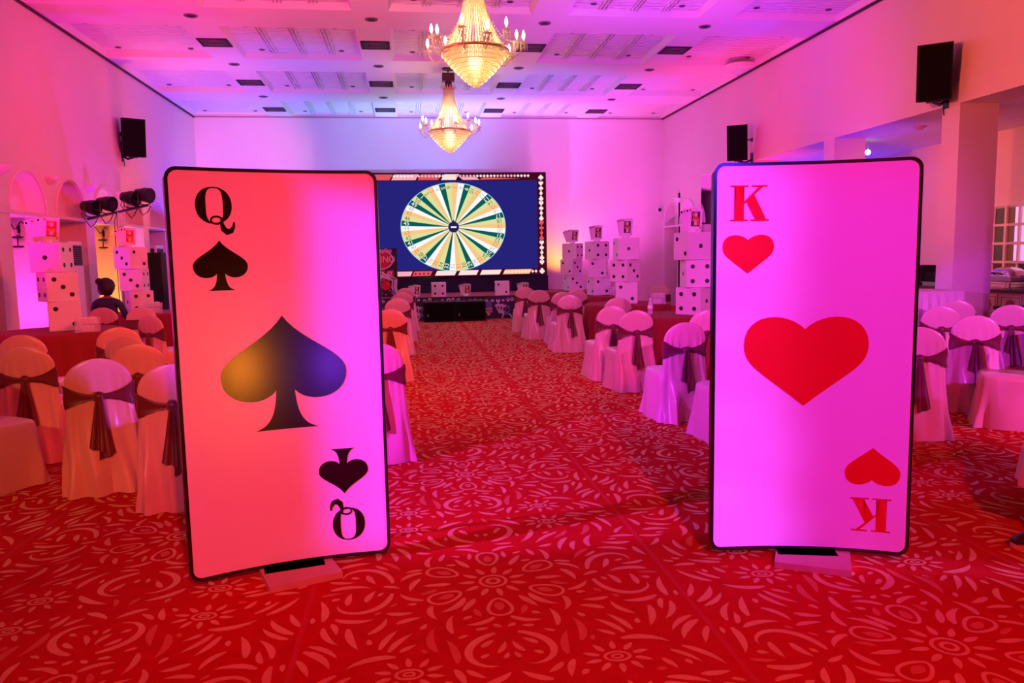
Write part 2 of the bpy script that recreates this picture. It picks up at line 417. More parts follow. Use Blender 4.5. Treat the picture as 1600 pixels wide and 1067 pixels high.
TX, TY = 1.75, 1.9
VS, FS, MS = [], [], []; base = 0
for ix in range(-3, 7):
    for iy in range(-1, 12):
        cx = 0.365+ix*TX; cy = 3.64+iy*TY+(TY/2 if ix % 2 else 0)
        if cy < 0.6 or cy > 20.6: continue
        sgn = 1 if ix % 2 == 0 else -1
        v3 = np.column_stack([tv[:, 0]*0.985+cx, tv[:, 1]*sgn+cy, np.full(len(tv), 0.0012)+0.0004*(np.arange(len(tv)) % 7)/7])
        VS.append(v3); FS.append(tf+base); MS.append(tm); base += len(tv)
VS = np.concatenate(VS); FS = np.concatenate(FS); MS = np.concatenate(MS)
me = bpy.data.meshes.new('carpet_pattern')
me.vertices.add(len(VS)); me.vertices.foreach_set('co', VS.astype(np.float32).ravel())
me.loops.add(FS.size); me.loops.foreach_set('vertex_index', FS.astype(np.int32).ravel())
me.polygons.add(len(FS)); me.polygons.foreach_set('loop_start', np.arange(0, FS.size, 4, dtype=np.int32))
me.materials.append(M_carpat); me.materials.append(M_carpat2)
me.polygons.foreach_set('material_index', MS.astype(np.int32)); me.update(calc_edges=True); me.validate()
o = link('carpet_pattern', me, floor); o['kind'] = 'stuff'
bm = MB()
for x in (1.24, -0.51, 2.99, -2.26): bm.b2(x-0.012, x+0.012, 0, 19.7, 0.0002, 0.0011)
bm.build('carpet_seam', mat('carpet_seam', (0.50, 0.012, 0.009), 0.95), floor)

# ---- ceiling with recessed coffers
PXC = [(-5.72, -3.70), (-3.10, -0.78), (-0.18, 2.19), (2.79, 5.09), (5.68, 7.66)]
PYC = [(1.45+3.2*k, 3.63+3.2*k) for k in range(-1, 7)]
PYC = [(a, b) for a, b in PYC]
bm = MB()
xs = [XL-0.3]+[v for p in PXC for v in p]+[XR+0.3]
ys = [Y0]+[v for p in PYC for v in p if v > Y0]+[YB+0.3]
for i in range(len(xs)-1):
    for j in range(len(ys)-1):
        pan = any(abs(xs[i]-a) < 1e-6 for a, b in PXC) and any(abs(ys[j]-a) < 1e-6 for a, b in PYC)
        if pan:
            x0, x1, y0, y1 = xs[i], xs[i+1], ys[j], ys[j+1]; h = HC+0.11; e = 0.05
            bm.add([(x0, y0, HC), (x1, y0, HC), (x1, y1, HC), (x0, y1, HC), (x0+e, y0+e, h), (x1-e, y0+e, h), (x1-e, y1-e, h), (x0+e, y1-e, h)],
                   [(0, 1, 5, 4), (1, 2, 6, 5), (2, 3, 7, 6), (3, 0, 4, 7)])
        else:
            bm.add([(xs[i], ys[j], HC), (xs[i+1], ys[j], HC), (xs[i+1], ys[j+1], HC), (xs[i], ys[j+1], HC)], [(0, 1, 2, 3)])
bm.b2(XL-0.3, XR+0.3, Y0, YB+0.3, HC+0.16, HC+0.26)
ceiling = struct(bm.build('ceiling', M_ceil))
# embossed panel material: relief only
m = mat('embossed_panel', (0.84, 0.76, 0.74), 0.6)
nt = m.node_tree; tc = nt.nodes['Texture Coordinate']
vo = nt.nodes.new('ShaderNodeTexVoronoi'); vo.inputs['Scale'].default_value = 7
wv = nt.nodes.new('ShaderNodeTexWave'); wv.wave_type = 'RINGS'; wv.inputs['Scale'].default_value = 2.2; wv.inputs['Distortion'].default_value = 9
ad = nt.nodes.new('ShaderNodeMath'); ad.operation = 'ADD'
bp = nt.nodes.new('ShaderNodeBump'); bp.inputs['Strength'].default_value = 0.6; bp.inputs['Distance'].default_value = 0.06
nt.links.new(tc.outputs['Object'], vo.inputs['Vector']); nt.links.new(tc.outputs['Object'], wv.inputs['Vector'])
nt.links.new(vo.outputs['Distance'], ad.inputs[0]); nt.links.new(wv.outputs['Fac'], ad.inputs[1])
nt.links.new(ad.outputs[0], bp.inputs['Height']); nt.links.new(bp.outputs['Normal'], nt.nodes['Principled BSDF'].inputs['Normal'])
M_emb = m
for pi, (x0, x1) in enumerate(PXC):
    wdt = x1-x0-0.08
    for qi, (y0, y1) in enumerate(PYC):
        if y1 < 8: continue
        b = MB(); ln = y1-y0-0.08
        b.b2(-wdt/2, wdt/2, -ln/2, ln/2, 0.0, 0.03)
        if pi not in (0, 4):
            for fx in (-0.25, 0.0, 0.25):
                for d in (-0.06, 0, 0.06): b.b2(fx*wdt+d-0.012, fx*wdt+d+0.012, -ln/2+0.02, ln/2-0.02, -0.035, 0.0)
        b.b2(-wdt/2+0.05, wdt/2-0.05, -ln/2+0.08, -ln/2+0.10, -0.012, 0); b.b2(-wdt/2+0.05, wdt/2-0.05, ln/2-0.10, ln/2-0.08, -0.012, 0)
        b.build('coffer_panel', M_emb, ceiling, loc=((x0+x1)/2, (y0+y1)/2, HC+0.105))

# ---- walls
def arch_bay(mb, side, X, yc, halfw, z0, z1, ztop, depth, y0, y1):
    """upper wall piece y0..y1, z0..ztop with an arched niche; side=+1: niche goes to +X"""
    n = 20; arc = [(yc+halfw*math.cos(PI-PI*i/n), z0+(z1-z0)*math.sin(PI*i/n)) for i in range(n+1)]
    outer = [(y0, z0), arc[0]]+arc[1:-1]+[arc[-1], (y1, z0), (y1, ztop), (y0, ztop)]
    mb.poly(outer, (), 'yz', X)
    Xi = X+side*depth
    V = [(X, a, b) for a, b in arc]+[(Xi, a, b) for a, b in arc]; m = len(arc)
    mb.add(V, [(i, i+1, m+i+1, m+i) for i in range(m-1)]+[(0, m-1, 2*m-1, m), tuple(range(m, 2*m))])
ZL = 2.36        # ledge height
def arched_wall(name, X, side, bays, ylo, yhi, parent_kind='structure'):
    mb = MB(); sd = side
    pitch = 1.53
    ys_ = sorted(bays); prev = ylo
    for k, yc in enumerate(ys_):
        a = yc-pitch/2 if k else ylo; b = yc+pitch/2 if k < len(ys_)-1 else yhi
        arch_bay(mb, sd, X, yc, 0.56, ZL+0.05, 3.02, 3.3, 0.28, a, b)
        # lower recess: jambs, back, soffit
        o0, o1 = yc-0.58, yc+0.58; dp = 0.55
        mb.add([(X, a, 0), (X, o0, 0), (X, o0, ZL), (X, a, ZL)], [(0, 1, 2, 3)])
        mb.add([(X, o1, 0), (X, b, 0), (X, b, ZL), (X, o1, ZL)], [(0, 1, 2, 3)])
        mb.b2(X+sd*dp, X+sd*(dp+0.1), o0-0.1, o1+0.1, 0, ZL+0.02)
        for yy in (o0, o1): mb.add([(X, yy, 0), (X+sd*dp, yy, 0), (X+sd*dp, yy, ZL), (X, yy, ZL)], [(0, 1, 2, 3)])
        mb.add([(X, o0, ZL), (X+sd*dp, o0, ZL), (X+sd*dp, o1, ZL), (X, o1, ZL)], [(0, 1, 2, 3)])
        # thin raised surround round the arch
        for hw, hz in ((0.60, 3.06),):
            P = [(X-sd*0.012, yc+hw*math.cos(PI-PI*i/16), ZL+0.05+(hz-ZL-0.05)*math.sin(PI*i/16)) for i in range(17)]
            mb.tube(P, 0.022, 6)
    mb.b2(X-sd*0.03, X+sd*0.02, ylo, yhi, ZL, ZL+0.05)
    mb.b2(X, X+sd*0.7, ylo, yhi, 3.3, HC)
    mb.b2(X+sd*0.70, X+sd*0.8, ylo, yhi, 0, 3.4)
    return struct(mb.build(name, M_wall))
BAYS_L = [12.85+1.53*k for k in range(-6, 7)]
arched_wall('wall_left', XL, -1, BAYS_L, Y0, YB)
# dark strip where walls meet ceiling
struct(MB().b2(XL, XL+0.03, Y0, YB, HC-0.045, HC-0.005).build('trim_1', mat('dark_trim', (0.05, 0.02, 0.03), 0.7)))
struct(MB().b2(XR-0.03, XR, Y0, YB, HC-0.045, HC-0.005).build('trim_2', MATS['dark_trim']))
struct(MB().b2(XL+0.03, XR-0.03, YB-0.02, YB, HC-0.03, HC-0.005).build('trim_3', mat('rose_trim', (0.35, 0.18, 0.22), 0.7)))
# back wall and the shallow panel beside the screen
struct(MB().b2(XL-0.8, XR+0.8, YB, YB+0.2, 0, HC+0.1).build('wall_back', M_wall))
# right wall: beam over the open side aisle, far arched piece, pillars
ZB = 3.61
mb = MB(); mb.b2(XR, XR+0.6, Y0, 19.67, ZB, HC)
struct(mb.build('wall_right', M_wall))
arched_wall('wall_right_far', XR, 1, [20.62, 22.02], 19.67, YB)
struct(MB().b2(XR+0.6, 10.3, Y0, 19.9, ZB, ZB+0.15).build('ceiling_aisle', M_ceil))
struct(MB().b2(10.3, 10.5, Y0, 20.0, 0, ZB+0.1).build('wall_aisle', M_wall))
struct(MB().b2(XR+0.8, 10.4, 19.67, 19.87, 0, ZB+0.1).build('wall_aisle_end', mat('brown_plaster', (0.45, 0.30, 0.28), 0.7, noise=0.04)))
for k, y in enumerate((6.87, 10.07, 13.27, 16.47)):
    struct(MB().b2(XR, XR+0.6, y, y+0.36, 0, ZB).build('wall_pillar_%d' % (k+1), M_wall))

# window of the side aisle
wb = MB(); y0, y1, z0, z1 = 11.25, 12.47, 1.02, 2.30
wb.b2(10.24, 10.30, y0, y1, z0-0.05, z0); wb.b2(10.24, 10.30, y0, y1, z1, z1+0.06)
wb.b2(10.24, 10.30, y0-0.06, y0, z0-0.05, z1+0.06); wb.b2(10.24, 10.30, y1, y1+0.06, z0-0.05, z1+0.06)
win = struct(wb.build('window_1', M_white))
for k in range(1, 4):
    yy = y0+(y1-y0)*k/4; MB().b2(10.25, 10.295, yy-0.022, yy+0.022, z0, z1).build('glazing_bar', M_white, win)
for k in range(1, 4):
    zz = z0+(z1-z0)*k/4; MB().b2(10.248, 10.297, y0, y1, zz-0.02, zz+0.02).build('glazing_bar', M_white, win)
M_pane = [mat('window_pane_dark', (0.10, 0.05, 0.07), 0.1), mat('window_pane_brown', (0.25, 0.13, 0.10), 0.15), mat('window_pane_lit', (0.5, 0.3, 0.45), 0.15, emit=(1.0, 0.45, 0.95), estr=0.8)]
for i in range(4):
    for j in range(4):
        a = y0+(y1-y0)*i/4+0.03; b = y0+(y1-y0)*(i+1)/4-0.03; c = z0+(z1-z0)*j/4+0.025; d = z0+(z1-z0)*(j+1)/4-0.025
        mi = 2 if (i in (0, 1) and j > 0) else (1 if i == 2 else 0)
        if i == 0: mi = 1 if j == 0 else 2
        MB().b2(10.285, 10.30, a, b, c, d).build('pane', M_pane[mi], win)
        if i == 2 and j > 0: MB().b2(10.28, 10.284, a, a+0.09, c, d).build('pane', M_pane[2], win)

# ================================================================== THE TWO GIANT CARDS
def spade(cx, tipz, botz, w, stemz, sw):
    """outline of a spade: tip up, stem down to stemz with foot width sw"""
    H = tipz-botz; P = []
    def bez(p0, p1, p2, p3, n=12):
        return [tuple((1-t)**3*a+3*(1-t)**2*t*b+3*(1-t)*t*t*c+t**3*d for a, b, c, d in zip(p0, p1, p2, p3)) for t in [i/n for i in range(n)]]
    h = w/2
    R = bez((0, tipz), (h*0.30, tipz-H*0.33), (h*1.0, tipz-H*0.45), (h, tipz-H*0.70))
    R += bez((h, tipz-H*0.70), (h, botz-H*0.04), (h*0.36, botz-H*0.10), (h*0.15, botz+H*0.10))
    R += bez((h*0.15, botz+H*0.10), (h*0.17, botz-(botz-stemz)*0.45), (sw*0.24, stemz+(botz-stemz)*0.10), (sw/2, stemz))
    R += [(sw/2, stemz)]
    L = [(-x, z) for x, z in reversed(R)]
    return [(cx+x, z) for x, z in R+L[:-1]]
def heart(cx, tipz, topz, w):
    H = topz-tipz; h = w/2
    def bez(p0, p1, p2, p3, n=12):
        return [tuple((1-t)**3*a+3*(1-t)**2*t*b+3*(1-t)*t*t*c+t**3*d for a, b, c, d in zip(p0, p1, p2, p3)) for t in [i/n for i in range(n)]]
    R = bez((0, topz-H*0.135), (h*0.30, topz+H*0.075), (h*0.98, topz+H*0.07), (h, topz-H*0.30))
    R += bez((h, topz-H*0.30), (h, topz-H*0.55), (h*0.72, topz-H*0.60), (0, tipz))
    L = [(-x, z) for x, z in reversed(R[1:])]
    return [(cx+x, z) for x, z in R+[(0, tipz)]+L]
def ell(cx, cz, rx, rz, n=40, p=2.0):
    out = []
    for i in range(n):
        t = 2*PI*i/n; c, s = math.cos(t), math.sin(t)
        out.append((cx+rx*math.copysign(abs(c)**(2/p), c), cz+rz*math.copysign(abs(s)**(2/p), s)))
    return out
def ribbon(path, ws):
    L, R = [], []
    for i, (x, z) in enumerate(path):
        x0, z0 = path[max(i-1, 0)]; x1, z1 = path[min(i+1, len(path)-1)]
        d = math.hypot(x1-x0, z1-z0); nx, nz = -(z1-z0)/d, (x1-x0)/d
        L.append((x+nx*ws[i]/2, z+nz*ws[i]/2)); R.append((x-nx*ws[i]/2, z-nz*ws[i]/2))
    return L+R[::-1]
def letter_Q(cx, cz, w, h):
    """list of (outer, holes); cz centre of the bowl, tail hangs below"""
    out = [(ell(cx, cz, w/2, h/2, 48, 2.15), [ell(cx+0.02*w, cz+0.00*h, w*0.235, h*0.465, 36, 3.2)])]
    loop = [(cx+w*0.06+w*0.155*math.cos(t), cz-h*0.40+h*0.10*math.sin(t)) for t in [PI*1.75-2*PI*0.86*i/18 for i in range(19)]][::-1]
    out.append((ribbon(loop, [0.055*w]*len(loop)), []))
    tail = [(0.20, -0.33), (0.20, -0.50), (0.24, -0.64), (0.34, -0.72), (0.45, -0.69), (0.52, -0.58), (0.54, -0.45)]
    out.append((ribbon([(cx+a*w, cz+b*h) for a, b in tail], [0.05*w, 0.11*w, 0.17*w, 0.19*w, 0.15*w, 0.09*w, 0.05*w]), []))
    return out
def letter_K(cx, cz, w, h):
    x0, z0 = cx-w/2, cz-h/2
    q = lambda L: [(x0+a*w, z0+b*h) for a, b in L]
    return [(q([(0, 0), (0.46, 0), (0.46, 0.045), (0.355, 0.045), (0.355, 0.955), (0.46, 0.955), (0.46, 1), (0, 1), (0, 0.955), (0.105, 0.955), (0.105, 0.045), (0, 0.045)]), []),
            (q([(0.56, 1), (0.96, 1), (0.96, 0.955), (0.84, 0.955), (0.36, 0.475), (0.355, 0.535), (0.73, 0.94), (0.70, 0.955), (0.56, 0.955)]), []),
            (q([(0.48, 0.62), (0.62, 0.74), (0.93, 0.045), (1.0, 0.045), (1.0, 0), (0.54, 0), (0.54, 0.045), (0.655, 0.045), (0.42, 0.54)]), [])]
def flip(polys, cz):
    r = lambda L: [(-x, 2*cz-z) for x, z in L]
    return [(r(o), [r(h) for h in hs]) for o, hs in polys]
CW, CSAG = 1.0, 0.062
CR = (CW*CW/4*0.985+CSAG**2)/(2*CSAG); CTH = CW/2/CR
def bend(u, off):   # off: towards the viewer (-y)
    t = u/CR; r = CR-off
    return (r*math.sin(t), r*math.cos(t)-CR*math.cos(CTH))
def curved(polys, off, name, matl, parent):
    fm = MB()
    for o_, hs in polys: fm.poly(o_, hs, 'xz', 0.0)
    me = bpy.data.meshes.new(name); me.from_pydata(fm.v, [], fm.f); bm_ = bmesh.new(); bm_.from_mesh(me)
    for k in range(-24, 25):
        bmesh.ops.bisect_plane(bm_, geom=bm_.verts[:]+bm_.edges[:]+bm_.faces[:], plane_co=(k*0.0201, 0, 0), plane_no=(1, 0, 0), dist=1e-6)
    for v in bm_.verts:
        x, y = bend(v.co.x, off); v.co = (x, y, v.co.z)
    bmesh.ops.recalc_face_normals(bm_, faces=bm_.faces)
    if sum(f.normal.y*f.calc_area() for f in bm_.faces) > 0: bmesh.ops.reverse_faces(bm_, faces=bm_.faces)
    bm_.to_mesh(me); bm_.free(); me.materials.append(matl)
    me.polygons.foreach_set('use_smooth', [True]*len(me.polygons))
    return link(name, me, parent)
def rrect(w, z0, z1, r, n=8):
    P = []
    for cx, cz, a in ((w/2-r, z1-r, 0), (-w/2+r, z1-r, PI/2), (-w/2+r, z0+r, PI), (w/2-r, z0+r, 1.5*PI)):
        for i in range(n+1):
            t = a+PI/2*i/n; P.append((cx+r*math.cos(t), cz+r*math.sin(t)))
    return P
CZ0, CZ1 = 0.035, 2.045; CZM = (CZ0+CZ1)/2
def giant_card(label, a, b, prints, base_rot, base_mat):
    a = Vector(a+(0,)); b = Vector(b+(0,)); ang = math.atan2(b.y-a.y, b.x-a.x); m = (a+b)/2
    t = thing('playing_card', label, 'card', (m.x, m.y, 0), ang)
    # sheet: front face, black edging band and back as closed slab
    outer = rrect(CW, CZ0, CZ1, 0.055); inner = rrect(CW-0.03, CZ0+0.015, CZ1-0.015, 0.045)
    curved([(inner, [])], 0.0, 'face_sheet', M_cardface, t)
    curved([(outer, [inner])], 0.004, 'black_edging', M_cardblack, t)
    n = 28; mb = MB(); rows = []
    us = [-CW/2+CW*i/n for i in range(n+1)]
    V = []; Fc = []
    def top(u):
        e = CW/2-abs(u); r = 0.055
        return 0 if e >= r else r-math.sqrt(max(0, r*r-(r-e)**2))
    for u in us:
        for off in (-0.002, -0.034):
            x, y = bend(u, off); c = top(u); V += [(x, y, CZ0+c), (x, y, CZ1-c)]
    for i in range(n):
        p, q = 4*i, 4*(i+1)
        Fc += [(p, q, q+1, p+1), (p+2, p+3, q+3, q+2), (p, p+2, q+2, q), (p+1, q+1, q+3, p+3)]
    Fc += [(0, 1, 3, 2), (4*n, 4*n+2, 4*n+3, 4*n+1)]
    mb.add(V, Fc); mb.build('backing_board', M_cardblack, t, smooth=True, auto=40)
    for nm, polys, matl in prints: curved(polys, 0.0015, nm, matl, t)
    # foot plank, turned under the sheet
    f = MB(); rot = Matrix.Rotation(base_rot, 3, 'Z')
    f.box((0.02, -0.02, 0.0165), (0.36, 0.30, 0.033), rot)
    f.build('foot_plank', base_mat, t)
    g = MB(); g.box((0.0, 0.24, 0.30), (0.05, 0.03, 0.60), Matrix.Rotation(0.35, 3, 'X')); g.box((0.0, 0.20, 0.018), (0.30, 0.44, 0.03))
    g.build('rear_brace', base_mat, t)
    return t
Qs = letter_Q(-0.288, 1.868, 0.166, 0.175); Sp = [(spade(-0.272, 1.702, 1.525, 0.252, 1.461, 0.13), [])]
giant_card('giant curved playing card, the black queen of spades', (-1.10, 3.79), (-0.15, 4.02),
    [('letter_q', Qs, M_cardblack), ('corner_spade', Sp, M_cardblack),
     ('centre_spade', [(spade(0.002, 1.326, 0.905, 0.612, 0.748, 0.315), [])], M_cardblack),
     ('corner_spade', flip(Sp, CZM), M_cardblack), ('letter_q', flip(Qs, CZM), M_cardblack)], 0.12, M_wood)
Ks = letter_K(-0.315, 1.843, 0.196, 0.178); Hs = [(heart(-0.319, 1.49, 1.684, 0.262), [])]
giant_card('giant curved playing card, the red king of hearts', (1.54, 3.74), (2.48, 3.49),
    [('letter_k', Ks, M_cardred), ('corner_heart', Hs, M_cardred),
     ('centre_heart', [(heart(-0.024, 0.803, 1.263, 0.615), [])], M_cardred),
     ('corner_heart', flip(Hs, CZM), M_cardred), ('letter_k', flip(Ks, CZM), M_cardred)], -0.25, M_wood)

# ================================================================== CHAIRS
def lerp_tab(tab, z):
    for (z0, *a), (z1, *b) in zip(tab, tab[1:]):
        if z <= z1:
            t = (z-z0)/(z1-z0) if z1 > z0 else 0
            t = max(0, t); return [p+(q-p)*t for p, q in zip(a, b)]
    return list(tab[-1][1:])
def chair_meshes(seed):
    R = random.Random(seed); N = 56
    ph = [R.uniform(0, 6.28) for _ in range(8)]
    def sup(t, p): c, s = math.cos(t), math.sin(t); return (math.copysign(abs(c)**(2/p), c), math.copysign(abs(s)**(2/p), s))
    # back (with the panel that falls to the floor): z, half width, half depth, y centre
    tab = [(0.003, 0.262, 0.075, -0.055), (0.25, 0.238, 0.060, -0.035), (0.47, 0.222, 0.048, -0.010), (0.66, 0.212, 0.034, -0.012), (0.80, 0.212, 0.030, -0.030), (0.95, 0.212, 0.026, -0.05)]
    zs = [0.003, 0.05, 0.11, 0.18, 0.26, 0.34, 0.42, 0.50, 0.57, 0.63, 0.68, 0.72, 0.76, 0.80, 0.835, 0.865, 0.89, 0.912, 0.928, 0.940, 0.947]
    rings = []
    for z in zs:
        hx, hy, yc = lerp_tab(tab, z)
        if z > 0.78:
            q = (z-0.78)/(0.949-0.78); hx *= math.sqrt(max(0.0, 1-q**2.2))*0.93+0.07*(1-q); hy *= (1-0.55*q**3)
        ring = []
        for i in range(N):
            t = 2*PI*i/N; a, b = sup(t, 2.6)
            fold = max(0, (0.62-z)/0.62)
            dz = 0.018*fold*math.sin(9*t+ph[0]+5*z)+0.014*fold*math.sin(5*t+ph[1]-6*z)
            pin = math.exp(-((z-0.70)/0.05)**2)*0.012           # gathered under the sash
            near = max(0, 1-abs(z-0.70)/(0.35 if z < 0.7 else 0.17))*0.010*math.sin(17*t+ph[2]+4*z)*(1 if b < 0 else 0.4)
            x = hx*a*(1-pin*1.5); y = yc+hy*b*(1-pin*4)
            x += a*dz; y += b*(dz*1.3+near)
            if b < 0 and z < 0.66:      # long diagonal drape folds on the back panel
                y -= 0.045*fold*max(0, math.sin(3.4*a+3.2*(1-z)+ph[3]))**2+0.018*fold*math.sin(11*a+5*z+ph[7])
            ring.append((x, y, z))
        rings.append(ring)
    back = MB().rings(rings).mesh('back_cover', M_satin, True, 50)
    # seat with skirt
    tab = [(0.003, 0.262, 0.262), (0.2, 0.246, 0.246), (0.44, 0.232, 0.232), (0.47, 0.226, 0.226)]
    zs = [0.003, 0.06, 0.13, 0.21, 0.29, 0.36, 0.42, 0.455, 0.470, 0.478, 0.481]
    rings = []
    for z in zs:
        hx, hy = lerp_tab(tab, z); ins = 0 if z < 0.46 else {0.470: 0.008, 0.478: 0.024, 0.481: 0.075}[z]
        ring = []
        for i in range(N):
            t = 2*PI*i/N; a, b = sup(t, 5.5); fold = max(0, (0.45-z)/0.45)
            corner = abs(a*b)**3
            d = fold*(0.016*math.sin(7*t+ph[4]+z*5)+0.013*math.sin(12*t+ph[5]-z*4))+fold*0.022*corner
            ring.append(((hx-ins+d)*a, 0.235+(hy-ins+d)*b, z))
        rings.append(ring)
    seat = MB().rings(rings).mesh('seat_cover', M_satin, True, 50)
    # sash: band pinched at the knot at the rear
    V = []; Fc = []; n = 48; k = 5
    for i in range(n):
        t = 2*PI*i/n; a, b = sup(t, 2.6)
        rear = max(0.0, -math.sin(t))
        hb = 0.088-0.068*rear**2.5 if b < 0 else 0.072
        zc = 0.695-0.012*rear
        for j in range(k):
            z = zc+hb*(j/(k-1)*2-1); hx, hy, yc = lerp_tab([(0.003, 0.262, 0.075, -0.055), (0.25, 0.238, 0.060, -0.035), (0.47, 0.222, 0.048, -0.010), (0.66, 0.212, 0.034, -0.012), (0.80, 0.212, 0.030, -0.030)], z)
            e = 0.009+0.004*math.cos(j*2.2+t*3)
            V.append(((hx+e)*a, yc+(hy+e+0.004)*b, z))
    for i in range(n):
        for j in range(k-1): Fc.append((i*k+j, ((i+1) % n)*k+j, ((i+1) % n)*k+j+1, i*k+j+1))
    sash = MB().add(V, Fc).mesh('sash_band', M_sash, True, 60)
    kn = MB(); kn.sphere((0, -0.068, 0.685), 0.036, 14, 10, 0, (1.0, 0.75, 0.95))
    for i in range(6): kn.tube([(0.034*math.cos(a), -0.07-0.018*math.sin(a*1.0+i), 0.685+0.03*math.sin(a)) for a in [i*1.05+q*0.3 for q in range(4)]], 0.009, 6)
    knot = kn.mesh('sash_knot', M_sash, True)
    def tail(sg, L, sp):
        V = []; Fc = []; rows = 12; c = 6
        for r_ in range(rows):
            q = r_/(rows-1); wd = 0.016+0.034*q; xc = sg*(0.008+sp*q); z = 0.675-L*q
            yb = lerp_tab([(0.003, -0.150), (0.25, -0.118), (0.47, -0.082), (0.70, -0.075)], z)[0]
            for j in range(c):
                s_ = j/(c-1)*2-1
                V.append((xc+wd*s_, yb-0.016-0.012*math.cos(s_*5+ph[6]+sg)*(0.4+q), z+0.02*s_*sg*q))
        for r_ in range(rows-1):
            for j in range(c-1): Fc.append((r_*c+j, r_*c+j+1, (r_+1)*c+j+1, (r_+1)*c+j))
        b_ = MB().add(V, Fc)
        m2 = [(x, y+0.004, z) for x, y, z in V]; b_.add(m2, Fc)
        return b_.mesh('sash_tail', M_sash, True)
    return back, seat, sash, knot, tail(1, R.uniform(0.36, 0.44), R.uniform(0.015, 0.045)), tail(-1, R.uniform(0.26, 0.40), R.uniform(0.0, 0.04))
CH = [chair_meshes(s) for s in (11, 23, 37, 41)]
protos = []
_ci = [0]
def chair(x, y, az, label, group=None, var=None):
    """az: facing direction, degrees from +Y towards +X"""
    k = _ci[0] % 4 if var is None else var; _ci[0] += 1
    t = thing('banquet_chair', label, 'chair', (x, y, 0.003), -math.radians(az), group)
    bk, st, sb, kn, t1, t2 = CH[k]
    link('back_cover', bk, t); link('seat_cover', st, t); link('sash_band', sb, t); link('sash_knot', kn, t)
    link('sash_tail', t1, t); link('sash_tail', t2, t)
    return t
GL, GR = 'covered chairs on the left side', 'covered chairs on the right side'
chair(-3.15, 5.68, 32, 'satin chair cut by the left picture edge, only its seat showing', GL)
chair(-3.08, 6.62, -6, 'orange lit satin chair with maroon sash, leftmost whole backrest', GL)
chair(-2.17, 5.64, -18, 'satin chair with maroon bow, back squarely to camera, left of queen card', GL)
chair(-1.54, 5.18, -10, 'satin chair half hidden behind left edge of queen card', GL)
chair(-2.20, 6.55, -8, 'dim satin chair just behind the two chairs left of queen card', GL)
chair(-2.98, 8.35, -14, 'satin chair with dark sash in front of near left red table', GL)
chair(-3.26, 10.30, 30, 'tilted satin chair right of the near left red table', GL)
chair(-3.62, 7.75, -4, 'satin chair at far left, its top against the red cloth', GL)
chair(-2.55, 7.35, 12, 'yellowish satin chair low between the leftmost chairs', GL)
chair(-3.95, 11.98, 176, 'satin chair behind clear box on near left table', GL)
chair(-4.55, 12.20, -4, 'satin chair with seated dark haired person', GL)
chair(-0.27, 6.05, -2, 'red lit satin chair nearest camera beside queen card right edge', GL)
chair(-0.26, 10.05, -4, 'satin chair second from camera on left side of aisle', GL)
chair(-0.20, 12.75, -3, 'satin chair third from camera on left side of aisle', GL)
chair(-0.14, 14.9, -2, 'satin chair fourth from camera on left side of aisle', GL)
chair(-0.08, 17.1, 0, 'satin chair on left side of aisle nearest the stage', GL)
chair(2.72, 5.98, -6, 'magenta lit satin chair mostly hidden by king card left edge', GR)
chair(2.57, 6.98, -4, 'magenta satin chair with sash touching left edge of king card', GR)
chair(2.60, 8.66, -3, 'satin chair with long hanging sash tail, second pair right of aisle', GR)
chair(2.54, 9.50, -4, 'satin chair overlapped by its twin, right of aisle', GR)
chair(2.62, 12.45, -3, 'satin chair by right aisle with long sash, in front of second die stack', GR)
chair(2.72, 13.55, 0, 'satin chair behind others midway along right aisle', GR)
chair(2.46, 14.55, -2, 'satin chair half covered, second nearest stage on right aisle', GR)
chair(2.42, 16.05, 4, 'orange lit satin chair nearest the stage on right aisle', GR)
chair(3.32, 8.35, -8, 'orange topped satin chair peeking beside king card left edge', GR)
chair(3.12, 11.30, 6, 'low lit satin chair top at left rim of second right table', GR)
chair(3.42, 5.24, 12, 'satin chair mostly hidden by king card right edge', GR)
chair(4.22, 5.90, 22, 'pink satin chair right of king card, sash facing camera', GR)
chair(5.42, 6.75, 26, 'pink satin chair with bow, second right of king card', GR)
chair(5.48, 6.02, -52, 'pink satin chair at right picture edge, seat pointing left', GR)
chair(5.95, 7.95, 20, 'small pink satin chair behind, below white clothed counter', GR)
chair(6.80, 8.80, 24, 'red topped satin chair just below white clothed counter', GR)
chair(6.75, 7.86, 30, 'wide pink satin chair below the carved buffet counter', GR)
chair(5.05, 15.1, 200, 'dim brown chair behind tables below the right arches', GR)
chair(5.45, 14.35, 190, 'dim brown chair beside the nearest right die stack', GR)
chair(3.15, 14.35, 10, 'satin chair top showing between second and third right tables', GR)

